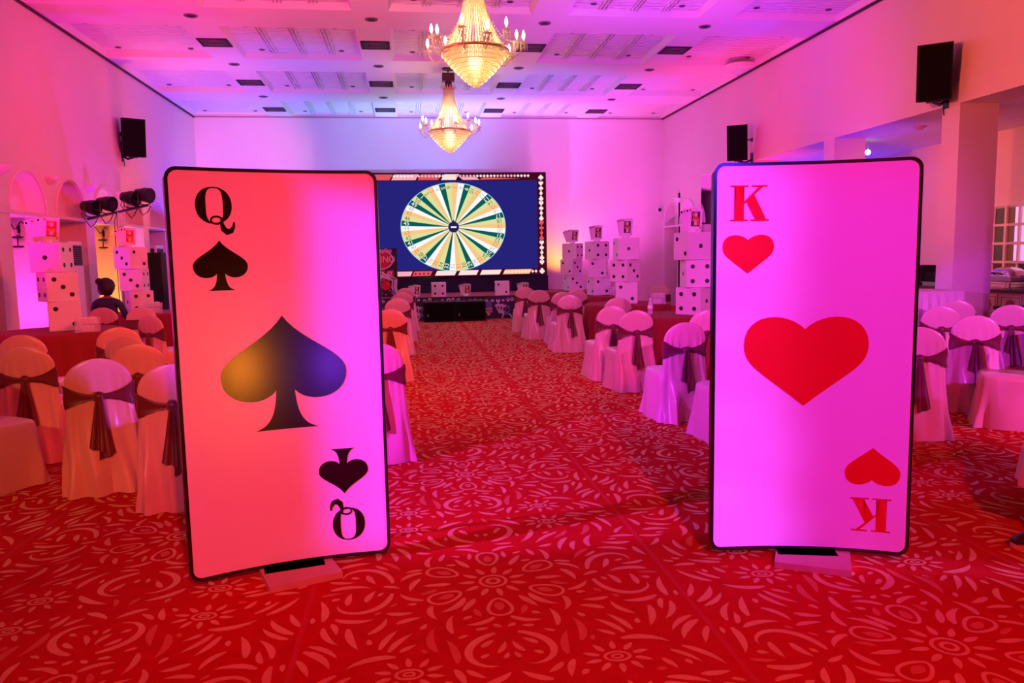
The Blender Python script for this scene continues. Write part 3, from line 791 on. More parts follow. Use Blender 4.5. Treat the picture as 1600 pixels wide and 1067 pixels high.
# ================================================================== TABLES
def tablecloth(x, y, R, label, group, h=0.76):
    N = 96; R3 = random.Random(int(x*100+y*10)); p0, p1 = R3.uniform(0, 6), R3.uniform(0, 6)
    rings = []
    for r, z in ((0.0, h), (R*0.5, h), (R*0.9, h), (R*0.985, h-0.001), (R+0.004, h-0.008), (R+0.014, h-0.03)):
        rings.append([(max(r, 0.001)*math.cos(2*PI*i/N), max(r, 0.001)*math.sin(2*PI*i/N), z) for i in range(N)])
    for k in range(1, 10):
        q = k/9; z = h-0.03-(h-0.034)*q; ring = []
        for i in range(N):
            t = 2*PI*i/N; am = 0.042*q**0.8
            rr = R+0.016+0.06*q+am*math.sin(19*t+p0+0.5*math.sin(3*t))+0.5*am*math.sin(31*t+p1)
            ring.append((rr*math.cos(t), rr*math.sin(t), z))
        rings.append(ring)
    o = MB().rings(rings, cap0=False, cap1=False).build('tablecloth', M_cloth, None, True, None, (x, y, 0))
    tag(o, label, 'tablecloth', group)
    t = thing('round_table', label.replace('cloth', 'table top hidden by the cloth', 1) if False else 'round table standing under the '+label.split(' cloth ')[0]+' cloth '+label.split(' cloth ')[1], 'table', (x, y, 0), 0, 'round tables')
    MB().cyl((0, 0, h-0.03), (0, 0, h-0.004), R-0.01, R-0.01, 40).build('tabletop', M_wood, t)
    for a in range(4):
        c, s = math.cos(PI/4+a*PI/2)*R*0.6, math.sin(PI/4+a*PI/2)*R*0.6
        MB().cyl((c, s, 0), (c, s, h-0.03), 0.02, 0.02, 8).build('leg', M_metalblk, t)
    return o
GT = 'red tablecloths'
TABLES = [(-4.48, 10.55, 0.75, 'dark red cloth under the leftmost die stack'),
          (-4.50, 13.88, 0.70, 'dark red cloth under the die stack beside queen card'),
          (-1.25, 7.90, 0.65, 'dark red cloth behind the queen card, nearest table'),
          (-1.45, 11.3, 0.80, 'dark red cloth behind the queen card, second table'),
          (-1.45, 14.2, 0.80, 'dark red cloth behind the queen card, third table'),
          (3.86, 10.13, 0.78, 'dark red cloth under die stack at king card left edge'),
          (3.72, 12.85, 0.72, 'dark red cloth under the tall die stack third from screen'),
          (3.88, 15.70, 0.78, 'dark red cloth under the die stack second from screen'),
          (3.86, 18.00, 0.80, 'dark red cloth under the die stack nearest the screen'),
          (3.75, 7.50, 0.65, 'dark red cloth behind the king card'),
          (5.25, 8.75, 0.55, 'dark red cloth right behind the king card right edge'),
          (6.95, 6.75, 0.62, 'bright red cloth at the right picture edge')]
for x, y, R, lb in TABLES: tablecloth(x, y, R, lb, GT)

# ================================================================== DICE
DS = 0.37
die_body = rbox_mesh('body', DS, DS, DS, 0.006, M_white, 1)
pip_me = MB().cyl((0, 0, 0), (0, 0, 0.003), 0.029, 0.029, 16).mesh('pip', M_pip)
PIPS = {1: [(0, 0)], 2: [(-1, 1), (1, -1)], 3: [(-1, 1), (0, 0), (1, -1)], 4: [(-1, 1), (1, 1), (-1, -1), (1, -1)],
        5: [(-1, 1), (1, 1), (-1, -1), (1, -1), (0, 0)], 6: [(-1, 1), (1, 1), (-1, -1), (1, -1), (-1, 0), (1, 0)]}
def die(loc, rz, front, right, left, label, group, back=6, top=3):
    """front faces -Y, right +X, left -X in local space"""
    t = thing('die', label, 'die', loc, rz, group)
    link('body', die_body, t, (0, 0, DS/2))
    h = DS/2+0.0005; g = 0.098
    for face, n in (('f', front), ('r', right), ('l', left), ('b', back), ('t', top)):
        if n == 0: continue
        for a, b in PIPS[n]:
            a *= g; b *= g
            o = link('pip', pip_me, t)
            if face == 'f': o.location = (a, -h, DS/2+b); o.rotation_euler = (PI/2, 0, 0)
            if face == 'r': o.location = (h, a, DS/2+b); o.rotation_euler = (0, PI/2, 0)
            if face == 'l': o.location = (-h, -a, DS/2+b); o.rotation_euler = (0, -PI/2, 0)
            if face == 'b': o.location = (-a, h, DS/2+b); o.rotation_euler = (-PI/2, 0, 0)
            if face == 't': o.location = (a, b, DS+0.0005)
    return t
GD = 'giant dice in stacks'
def card_fan(loc, rz, label, s=1.0, dark=True, spread=0.6):
    t = thing('card_fan', label, 'playing cards', loc, rz, 'card bunches')
    w_, h_ = 0.155*s, 0.235*s
    for k in range(4):
        a = (k-2.4)*0.15*spread; c = MB()
        rot = Matrix.Rotation(a, 3, 'Y')
        piv = Vector((0, 0, 0)); cen = rot @ Vector((0, 0, h_/2+0.036))+Vector((0.022*spread*(k-1.5)*s, 0.008*(3-k)-0.012, 0))
        c.box(cen, (w_, 0.004, h_), rot)
        card = c.build('card', M_white, t)
        def pr(u, v, hw, hh, m_, nm):
            p = rot @ Vector((u*s, 0, h_/2+0.036+v*s))+Vector((0.022*spread*(k-1.5)*s, 0.008*(3-k)-0.0155, 0))
            MB().box(p, (hw*2*s, 0.0015, hh*2*s), rot).build(nm, m_, card)
        pr(-0.060, 0.095, 0.008, 0.011, M_redprint if k % 2 else M_cardblack, 'index_mark')
        pr(0.060, -0.095, 0.008, 0.011, M_redprint if k % 2 else M_cardblack, 'index_mark')
        if k == 3:
            pr(0.004, 0.0, 0.047, 0.082, M_navy if dark else M_redprint, 'court_picture')
            p = rot @ Vector((0.004*s, 0, h_/2+0.036))+Vector((0.022*spread*(k-1.5)*s, 0.008*(3-k)-0.0168, 0))
            f = MB()
            for (u, v, hw, hh, mi) in ((0, 0.045, 0.016, 0.018, 0), (0, 0.068, 0.022, 0.006, 1), (0, 0.012, 0.034, 0.014, 2), (0, -0.045, 0.016, 0.018, 0), (0, -0.068, 0.022, 0.006, 1), (0, -0.012, 0.034, 0.014, 1), (-0.03, 0.05, 0.006, 0.02, 1), (0.03, -0.05, 0.006, 0.02, 1)):
                f.box(p+rot @ Vector((u*s, 0, v*s)), (hw*2*s, 0.001, hh*2*s), rot, mi)
            f.build('court_figure', [M_wcloth, M_goldprint, M_redprint], card)
    MB().cyl((0, 0.0, 0), (0, 0, 0.045), 0.055*s, 0.05*s, 16).build('base_block', M_white, t)
    return t
def stack(x, y, rots, faces, nm, offs=((0, 0), (0, 0), (0, 0)), z=0.762, dark=True, fan_rz=0.0, spread=1.0):
    names = ('bottom', 'middle', 'top')
    for k in range(3):
        die((x+offs[k][0], y+offs[k][1], z+k*DS+0.002*k), math.radians(rots[k]), *faces[k], 'white die with black pips, %s of the %s' % (names[k], nm), GD, 6, 0)
    card_fan((x+offs[2][0]-0.02, y+offs[2][1]-0.05, z+3*DS+0.006), fan_rz, 'fanned cards standing on top of the %s' % nm, 1.2, dark, spread)
# rz turns the die anticlockwise seen from above
stack(-4.46, 10.55, (23, 41, -1), ((2, 4, 4), (3, 6, 4), (1, 4, 6)), 'leftmost die stack', ((0.06, 0), (0, 0), (-0.05, 0.02)), dark=False, fan_rz=0.35, spread=1.0)
stack(-4.66, 13.94, (33, 0, 61), ((4, 3, 1), (3, 4, 3), (2, 4, 3)), 'die stack beside the queen card', ((0.06, 0), (0, 0.02), (-0.03, 0)), dark=False, fan_rz=0.3, spread=0.7)
stack(3.86, 10.13, (-49, -7, 14), ((4, 1, 2), (4, 2, 1), (1, 2, 2)), 'die stack at king card left edge', ((0.02, 0), (0.05, 0), (0.0, 0.02)), fan_rz=-0.2, dark=True, spread=0.55)
stack(3.70, 12.85, (-14, -54, -2), ((2, 3, 1), (4, 3, 2), (1, 4, 2)), 'tall die stack third from screen', ((0.0, 0), (-0.01, 0.02), (0, 0)), fan_rz=-0.25, spread=0.4)
stack(3.90, 15.70, (11, -18, 19), ((2, 4, 2), (2, 4, 3), (4, 2, 1)), 'die stack second from screen', ((0.03, 0), (0.02, 0), (0, 0)), fan_rz=-0.2, spread=0.45)
stack(3.86, 18.00, (10, -50, -40), ((3, 4, 2), (2, 3, 2), (1, 4, 2)), 'die stack nearest the screen', ((0.04, 0), (-0.02, 0), (0.02, 0)), fan_rz=-0.1, spread=0.9)

# ================================================================== SMALL THINGS ON TABLES
def acrylic_box(loc, rz, label):
    t = thing('tissue_box', label, 'box', loc, rz, 'clear boxes on tables')
    b = MB(); a, c, h = 0.13, 0.085, 0.17; e = 0.004
    b.b2(-a, a, -c, -c+e, 0, h); b.b2(-a, a, c-e, c, 0, h); b.b2(-a, -a+e, -c, c, 0, h); b.b2(a-e, a, -c, c, 0, h); b.b2(-a, a, -c, c, 0, e)
    b.build('clear_case', M_acryl, t)
    MB().b2(-a*0.5, a*0.5, -c*0.5, c*0.5, 0.006, 0.08).build('paper_stack', M_wcloth, t)
    d = MB()
    for k in range(5):
        x = -0.07+0.035*k; d.add([(x, -0.03, 0.10), (x+0.05, 0.03, 0.10), (x+0.03, 0.02, 0.185+0.012*(k % 2)), (x-0.01, -0.02, 0.175)], [(0, 1, 2, 3)])
    d.build('paper_tuft', M_wcloth, t)
    return t
acrylic_box((-3.98, 10.15, 0.763), 0.2, 'clear box of tissues right of the leftmost die stack')
acrylic_box((-4.28, 13.62, 0.763), 0.1, 'clear box of tissues right of die stack beside queen card')
acrylic_box((4.12, 12.45, 0.763), -0.2, 'clear box of tissues right of the tall die stack')
acrylic_box((4.22, 15.38, 0.763), -0.2, 'clear box of tissues beside die stack second from screen')
p = onz(1438, 484, 0.763)
acrylic_box((5.12, 8.62, 0.763), -0.4, 'clear box of tissues at the right edge of king card')
t = thing('water_bottle', 'small clear water bottle on the red table near king card', 'bottle', tuple(onz(1016, 491, 0.763)))
MB().lathe([(0.001, 0), (0.033, 0.0), (0.036, 0.02), (0.034, 0.06), (0.036, 0.09), (0.034, 0.13), (0.026, 0.165), (0.014, 0.185), (0.014, 0.20)], 18).build('bottle_body', mat('bottle_plastic', (0.8, 0.75, 0.82), 0.12, alpha=0.6), t, True)
MB().lathe([(0.0365, 0.06), (0.0375, 0.06), (0.0375, 0.12), (0.0365, 0.12)], 18).build('paper_band', M_white, t, True)
MB().cyl((0, 0, 0.198), (0, 0, 0.222), 0.016, 0.016, 14).build('cap', M_white, t)

# ================================================================== STAGE
SX0, SX1, SYF, SZ = -2.6, 4.75, 19.8, 0.59
st = thing('stage', 'low stage with casino printed front and red carpet top', 'stage', (0, 0, 0))
MB().b2(SX0, SX1, SYF+0.01, YB-0.02, 0.0, SZ-0.012).build('stage_box', M_navy, st)
MB().b2(SX0, SX1, SYF, YB-0.02, SZ-0.012, SZ).build('stage_carpet', M_stagecarpet, st)
fr = MB().b2(SX0, SX1, SYF-0.004, SYF+0.01, 0.0, SZ).build('front_print', M_navy, st)
g = MB(); R4 = random.Random(5)
def disc(mb, x, z, r, mi, yy, n=14): mb.poly([(x+r*math.cos(2*PI*i/n), z+r*math.sin(2*PI*i/n)) for i in range(n)], (), 'xz', yy, mi)
x = SX0+0.1
while x < SX1-0.1:                         # chips along the top, cards and chips below
    r = R4.uniform(0.03, 0.055)
    disc(g, x, SZ-R4.uniform(0.05, 0.13), r, 0, SYF-0.006); disc(g, x, SZ-0.09, r*0.45, 2, SYF-0.0065)
    if R4.random() < 0.5: disc(g, x+0.05, R4.uniform(0.05, 0.16), R4.uniform(0.025, 0.045), 0, SYF-0.006)
    x += R4.uniform(0.09, 0.17)
def qcard(x, z, a, w_, h_, mi, yy):
    c, s = math.cos(a), math.sin(a)
    g.poly([(x+u*w_*c-v*h_*s, z+u*w_*s+v*h_*c) for u, v in ((-.5, -.5), (.5, -.5), (.5, .5), (-.5, .5))], (), 'xz', yy, mi)
for cx in (-1.9, -0.75, 0.25, 1.25, 2.42, 3.4, 4.3):
    for k in range(4):
        qcard(cx+0.07*k-0.12, 0.27-0.02*k, 0.45-0.22*k, 0.13, 0.24, 0 if k != 3 else 1, SYF-0.007-0.0005*k)
        qcard(cx+0.07*k-0.12, 0.28-0.02*k, 0.45-0.22*k, 0.06, 0.10, 2, SYF-0.0072-0.0005*k)
    qcard(cx-0.38, 0.30, 0.1, 0.15, 0.30, 1, SYF-0.007); qcard(cx-0.38, 0.22, 0.1, 0.17, 0.12, 0, SYF-0.0075)
    for k in range(3): qcard(cx-0.43+0.05*k, 0.22, 0.1, 0.035, 0.07, 3, SYF-0.008)
    n = 18; ro = [(cx+0.08+0.14*math.cos(PI*i/n), 0.01+0.14*math.sin(PI*i/n)) for i in range(n+1)]; ri = [(cx+0.08+0.10*math.cos(PI*i/n), 0.01+0.10*math.sin(PI*i/n)) for i in range(n+1)]
    g.poly(ro+ri[::-1], (), 'xz', SYF-0.008, 0)
g.build('casino_motif', [mat('lilac_print', (0.62, 0.50, 0.72), 0.5), M_blueprint, M_navy, M_redprint], fr)['kind'] = 'stuff'
# backdrop skirt under the screen
sk = MB().b2(-1.55, 4.06, 22.30, 22.42, SZ, 1.03).build('screen_skirt', mat('black_drape', (0.012, 0.010, 0.03), 0.8)); tag(sk, 'black cloth skirt below the big screen', 'drape')
# ---- LED screen
Ys = 22.28
scr = thing('led_screen', 'big stage screen showing a numbered spin wheel', 'screen', (0, 0, 0))
FX0, FX1, FZ0, FZ1 = -1.42, 4.03, 1.035, 4.00
MB().b2(FX0, FX1, Ys, Ys+0.12, FZ0, FZ1).build('screen_case', M_black, scr)
bx0, bx1, bz0, bz1 = FX0+0.20, 3.76, 1.25, 3.77
L_navy = led('screen_blue', srgb(38, 34, 122)); L_teal = led('screen_teal', srgb(8, 92, 88)); L_lime = led('screen_lime', srgb(222, 226, 158))
L_tan = led('screen_tan', srgb(250, 200, 132)); L_white = led('screen_white', srgb(252, 250, 250)); L_dark = led('screen_dark', srgb(20, 14, 40))
L_grey = led('screen_grey', srgb(196, 186, 196)); L_olive = led('screen_olive', srgb(96, 100, 70)); L_orange = led('screen_orange', srgb(222, 140, 92))
L_mar = led('screen_maroon', srgb(70, 8, 28)); L_pink = led('screen_pink', srgb(250, 170, 190)); L_rose = led('screen_rose', srgb(226, 84, 96)); L_pale = led('screen_pale', srgb(255, 225, 222))
MB().b2(bx0, bx1, Ys-0.004, Ys, bz0, bz1).build('picture_ground', L_navy, scr)
# wheel picture
wx, wz, wa, wb_ = 1.325, 2.462, 1.485, 1.238
g = MB(); y_ = Ys-0.006
g.poly([(wx+(wa+0.02)*math.cos(2*PI*i/120), wz+(wb_+0.02)*math.sin(2*PI*i/120)) for i in range(120)], (), 'xz', y_, 4)
for n_ in range(1, 51):
    a = math.radians(174-7.2*(n_-45)); h_ = math.radians(3.6)
    P = [(wx, wz)]+[(wx+wa*math.cos(a-h_+2*h_*k/4), wz+wb_*math.sin(a-h_+2*h_*k/4)) for k in range(5)]
    mi = {1: 0, 2: 1, 3: 2, 0: 3}[n_ % 4]
    g.poly(P, (), 'xz', y_-0.002, mi)
wheel = g.build('spin_wheel', [L_teal, L_lime, L_tan, L_white, led('screen_rim', srgb(170, 215, 235))], scr)
for n_ in range(1, 51):
    a = math.radians(174-7.2*(n_-45)); V, Fc = text_mesh(str(n_)); sz = 0.165
    ca, sa = math.cos(a), math.sin(a)
    px_, pz_ = wx+wa*0.905*ca, wz+wb_*0.905*sa
    dx, dz = -ca*wa, -sa*wb_; l_ = math.hypot(dx, dz); dx /= l_; dz /= l_          # reading direction: rim to hub
    W = [(px_+(u*dx-v*dz)*sz, y_-0.004, pz_+(u*dz+v*dx)*sz) for u, v, _ in V]
    MB().add(W, Fc).build('number', [L_white, L_olive, L_orange, L_grey][(n_-1) % 4], wheel)
g = MB(); hr = 0.155
g.poly([(wx+hr*math.cos(2*PI*i/32), wz+hr*math.sin(2*PI*i/32)) for i in range(32)], (), 'xz', y_-0.005, 0)
g.poly([(wx-0.06, wz+0.13), (wx+0.06, wz+0.13), (wx, wz+0.21)], (), 'xz', y_-0.005, 0)
g.poly([(wx-0.075, wz-0.022), (wx+0.075, wz-0.022), (wx+0.085, wz), (wx+0.075, wz+0.022), (wx-0.075, wz+0.022), (wx-0.085, wz)], (), 'xz', y_-0.006, 1)
g.build('wheel_hub', [led('screen_hub', srgb(34, 30, 92)), L_white], wheel)
# printed border of suits
g = MB(); y_ = Ys-0.003
def quad(x0, x1, z0, z1, mi, sk=0.0, yy=None): g.poly([(x0, z0), (x1, z0), (x1+sk, z1), (x0+sk, z1)], (), 'xz', y_ if yy is None else yy, mi)
quad(FX0+0.03, FX1-0.03, bz1, FZ1-0.03, 0); quad(FX0+0.03, FX1-0.03, FZ0+0.02, bz0, 0); quad(bx1, FX1-0.03, bz0, bz1, 0); quad(FX0+0.03, bx0, bz0, bz1, 0)
y2 = y_-0.002
for x0, x1, mi in ((-1.2, -0.45, 2), (-0.4, 0.28, 1), (0.34, 0.92, 2), (1.0, 1.42, 3)):
    quad(x0, x1, bz1+0.02, FZ1-0.05, mi, 0.10, y2)
quad(1.45, 1.60, bz1+0.02, FZ1-0.12, 4, 0.0, y2); quad(1.62, 2.1, bz1+0.02, FZ1-0.13, 1, -0.10, y2)
g.poly([(2.1, bz1+0.02), (3.3, bz1+0.05), (2.2, bz1+0.09)], (), 'xz', y2, 2)
for k in range(46):
    xx = -0.9+k*0.098; mi = 3 if (k // 6) % 2 else 1
    g.poly([(xx-0.045, FZ1-0.10), (xx, FZ1-0.145), (xx+0.045, FZ1-0.10), (xx, FZ1-0.055)], (), 'xz', y2-0.001, mi if k > 5 else 2)
for x0, x1, mi in ((-1.2, 0.05, 1), (0.1, 0.62, 2), (0.75, 1.32, 3), (1.42, 1.95, 3), (2.05, 2.62, 3), (2.72, 3.5, 5)):
    quad(x0, x1, FZ0+0.05, bz0-0.03, mi, 0.07, y2)
for k in range(10):
    xx = 2.8+k*0.10; g.poly([(xx-0.045, FZ0+0.12), (xx, FZ0+0.07), (xx+0.045, FZ0+0.12), (xx, FZ0+0.17)], (), 'xz', y2-0.001, 3)
for k in range(4):
    xx = 0.2+k*0.12; g.poly([(xx-0.03, FZ0+0.11), (xx, FZ0+0.08), (xx+0.03, FZ0+0.11), (xx, FZ0+0.14)], (), 'xz', y2-0.001, 4)
cxr = (bx1+FX1-0.03)/2
def suit(cx, cz, s, kind, mi, yy):
    if kind == 0: g.poly([(cx-s*0.7, cz), (cx, cz-s), (cx+s*0.7, cz), (cx, cz+s)], (), 'xz', yy, mi)
    elif kind == 1: g.poly([(x_-0, z_) for x_, z_ in heart(cx, cz-s, cz+s*0.8, s*1.8)], (), 'xz', yy, mi)
    elif kind == 2: g.poly(spade(cx, cz+s, cz-s*0.5, s*1.8, cz-s, s*0.9), (), 'xz', yy, mi)
    else:
        for a, b in ((0, 0.45), (-0.45, -0.2), (0.45, -0.2)): disc(g, cx+a*s, cz+b*s, s*0.48, mi, yy, 12)
        g.poly([(cx-s*0.45, cz-s), (cx+s*0.45, cz-s), (cx+0.1*s, cz+0.2*s), (cx-0.1*s, cz+0.2*s)], (), 'xz', yy-0.0005, mi)
for xc in (cxr, FX0+0.115):
    for k in range(17):
        cz = bz0+0.16+k*0.142
        mi = 3 if not 5 <= k <= 8 else 2
        suit(xc, cz, 0.075, (1, 3, 0, 2)[k % 4], mi, y2)
for cx, cz, kd in ((cxr, FZ1-0.15, 2), (cxr, FZ0+0.13, 3), (FX0+0.115, FZ1-0.15, 2), (FX0+0.115, FZ0+0.13, 3)):
    disc(g, cx, cz, 0.125, 0, y2-0.001, 20)
    g.poly([(cx+0.115*math.cos(2*PI*i/24), cz+0.115*math.sin(2*PI*i/24)) for i in range(24)], [[(cx+0.105*math.cos(2*PI*i/24), cz+0.105*math.sin(2*PI*i/24)) for i in range(24)]], 'xz', y2-0.002, 4)
    suit(cx, cz, 0.085, kd, 3, y2-0.002)
g.build('suit_border', [L_mar, L_pink, L_rose, L_pale, L_dark, led('screen_peach', srgb(250, 190, 150))], scr)

# ---- things on and before the stage
die((0.76, 20.05, SZ+0.001), 0, 4, 2, 3, 'white die showing four pips on the stage', 'dice on the stage')
die((2.42, 20.05, SZ+0.001), math.radians(-4), 2, 3, 4, 'white die showing two pips on the stage', 'dice on the stage')
die((4.30, 20.25, SZ+0.001), 0, 4, 2, 3, 'white die at right end of the stage beside stacks', 'dice on the stage')
card_fan((1.46, 19.98, SZ+0.001), 0, 'fanned cards on the stage between the two dice', 1.2)
card_fan((0.16, 19.98, SZ+0.001), 0.1, 'fanned cards at left end of the stage behind chairs', 1.2)
card_fan((2.98, 19.98, SZ+0.001), -0.1, 'fanned cards at right of the stage behind orange chair', 1.2)
def floor_speaker(x0, x1, label):
    t = thing('stage_speaker', label, 'speaker', ((x0+x1)/2, 19.44, 0), 0, 'black speakers before the stage')
    w_ = x1-x0-0.012
    link('cabinet', rbox_mesh('cabinet', w_, 0.46, 0.50, 0.018, M_black), t, (0, 0, 0.25))
    MB().b2(-w_/2+0.03, w_/2-0.03, -0.238, -0.23, 0.05, 0.45).build('grille', mat('speaker_grille', (0.005, 0.004, 0.005), 0.8, spec=0.1, bump=0.5, bscale=260), t)
    MB().b2(-w_/2+0.09, -w_/2+0.11, -0.243, -0.238, 0.14, 0.20).build('badge', M_steel, t)
    for s in (-1, 1): MB().b2(s*(w_/2)-0.004, s*(w_/2)+0.004, -0.08, 0.08, 0.34, 0.38).build('handle', M_metalblk, t)
    return t
floor_speaker(0.34, 1.12, 'black speaker cabinet before the stage, left of the pair')
floor_speaker(1.12, 1.90, 'black speaker cabinet before the stage, right of the pair')
# casino standee behind the aisle chairs
t = thing('casino_standee', 'tall red casino cutout board left of the screen', 'sign', (-0.72, 20.55, SZ+0.001))
MB().b2(-0.43, 0.43, 0.0, 0.02, 0.0, 1.27).build('board', mat('standee_dark', (0.03, 0.012, 0.03), 0.5), t)
g = MB(); y_ = -0.003
g.poly([(0.0+0.34*math.cos(2*PI*i/40), 0.98+0.26*math.sin(2*PI*i/40)) for i in range(40)], (), 'xz', y_, 0)
g.poly([(0.0+0.34*math.cos(2*PI*i/40), 0.98+0.26*math.sin(2*PI*i/40)) for i in range(40)], [[(0.31*math.cos(2*PI*i/40), 0.98+0.235*math.sin(2*PI*i/40)) for i in range(40)]], 'xz', y_-0.001, 1)
for k in range(6): disc(g, -0.25+0.1*k, 1.22-0.02*(k % 2), 0.05, 1, y_-0.002); disc(g, -0.25+0.1*k, 1.22-0.02*(k % 2), 0.025, 0, y_-0.003)
V, Fc = text_mesh('CASINO'); g.add([(u*0.21, y_-0.004, 0.98+v*0.24) for u, v, _ in V], Fc, 1)
for xx in (-0.2, 0.02, 0.24):
    g.poly([(xx-0.09, 0.42), (xx+0.09, 0.42), (xx+0.09, 0.70), (xx-0.09, 0.70)], (), 'xz', y_-0.001, 0)
    V, Fc = text_mesh('7'); g.add([(xx+u*0.26, y_-0.002, 0.56+v*0.28) for u, v, _ in V], Fc, 1)
for k, (a, b) in enumerate(((0.05, 0.36), (0.16, 0.40), (-0.2, 0.3))):
    g.poly(ribbon([(a, 0.62), (b, 0.45), (b-0.02, 0.25), (b+0.03, 0.05)], [0.05, 0.06, 0.05, 0.02]), (), 'xz', y_-0.003, 1)
disc(g, 0.12, 0.30, 0.12, 0, y_-0.004, 20); disc(g, -0.18, 0.14, 0.10, 0, y_-0.004, 20); disc(g, 0.30, 0.12, 0.05, 2, y_-0.004)
R5 = random.Random(9)
for k in range(26): disc(g, R5.uniform(-0.4, 0.4), R5.uniform(0.03, 0.4), R5.uniform(0.008, 0.02), R5.choice((1, 2)), y_-0.0045, 6)
g.build('casino_print', [mat('standee_red', (0.65, 0.012, 0.03), 0.45), mat('standee_white', (0.8, 0.72, 0.76), 0.45), mat('standee_violet', (0.3, 0.12, 0.4), 0.45)], t)
MB().b2(-0.3, 0.3, 0.02, 0.25, 0, 0.03).build('foot', M_black, t)

# ================================================================== CEILING FITTINGS
def vent_mesh():
    b = MB(); s = 0.235
    b.b2(-s, s, -s, s, -0.004, 0.0, 0)
    return b
frame_me = MB()
for a in (1,):
    s = 0.27
    frame_me.b2(-s, s, -s, -s+0.03, -0.014, 0); frame_me.b2(-s, s, s-0.03, s, -0.014, 0); frame_me.b2(-s, -s+0.03, -s, s, -0.014, 0); frame_me.b2(s-0.03, s, -s, s, -0.014, 0)
M_vent = mat('vent_dark', (0.02, 0.012, 0.018), 0.7); M_blade = mat('vent_blade', (0.16, 0.10, 0.13), 0.5)
frame_me = frame_me.mesh('vent_frame', M_vent); plate_me = MB().b2(-0.25, 0.25, -0.25, 0.25, -0.004, 0).mesh('backing', M_vent)
def ringblade(s):
    b = MB(); t_ = 0.01
    b.b2(-s, s, -s, -s+t_, -0.016, -0.006); b.b2(-s, s, s-t_, s, -0.016, -0.006); b.b2(-s, -s+t_, -s, s, -0.016, -0.006); b.b2(s-t_, s, -s, s, -0.016, -0.006)
    return b.mesh('blade', M_blade)
blades = [ringblade(s) for s in (0.06, 0.105, 0.15, 0.195)]
for x in (-3.40, -0.48, 2.49, 5.40):
    for y in (12.07, 15.27, 18.55, 21.72):
        col = {-3.40: 'first', -0.48: 'second', 2.49: 'third', 5.40: 'fourth'}[x]
        row = {12.07: 'nearest', 15.27: 'second', 18.55: 'third', 21.72: 'farthest'}[y]
        if y < 13: continue
        t = thing('ceiling_vent', 'square dark ceiling vent, %s column from left, %s row' % (col, {15.27: 'nearest', 18.55: 'middle', 21.72: 'farthest'}[y]), 'vent', (x, y, HC-0.0005), 0, 'square ceiling vents')
        link('backing', plate_me, t); link('vent_frame', frame_me, t)
        for b in blades: link('blade', b, t)
dl_ring = MB().lathe([(0.05, -0.002), (0.052, -0.012), (0.075, -0.012), (0.08, 0.0)], 18).mesh('trim_ring', M_blade, True)
dl_lamp = MB().lathe([(0.001, -0.003), (0.052, -0.003)], 18).mesh('lamp_glass', M_vent)
def downlight(x, y, z, label, grp, s=1.0):
    t = thing('downlight', label, 'downlight', (x, y, z), 0, grp); t.scale = (s, s, 1)
    link('trim_ring', dl_ring, t); link('lamp_glass', dl_lamp, t)
for y in (13.68, 16.88, 20.08):
    for x in (-3.40, -0.48, 2.49, 5.40):
        downlight(x, y, HC-0.0005, 'large unlit downlight between panels, %s column from left, %s row' % ({-3.40: 'first', -0.48: 'second', 2.49: 'third', 5.40: 'fourth'}[x], {13.68: 'nearest', 16.88: 'middle', 20.08: 'farthest'}[y]), 'round downlights in the strips', 1.4)
for pi, (x0, x1) in enumerate(PXC):
    for (y0, y1) in PYC:
        if y1 < 12.5: continue
        for fx in (0.17, 0.83):
            for fy in (0.14, 0.86):
                xx = x0+(x1-x0)*fx
                if pi in (0, 4) and y1 < 13.2: continue
                downlight(xx, y0+(y1-y0)*fy, HC+0.104, 'small downlight at %s %s corner of ceiling panel, %s column from left, %s row' % ('far' if fy > 0.5 else 'near', 'right' if fx > 0.5 else 'left', ('first', 'second', 'third', 'fourth', 'fifth')[pi], {13: 'nearest', 16: 'second', 19: 'third', 22: 'farthest'}[int(y1)]), 'small panel downlights', 0.7)
o = MB().lathe([(0.001, -0.03), (0.20, -0.028), (0.30, -0.012), (0.31, 0.0)], 32).build('ceiling_disc', M_ceil, None, True, None, (7.25, 16.35, HC-0.001))
tag(o, 'flat round plaster disc on ceiling near the right wall', 'ceiling disc')

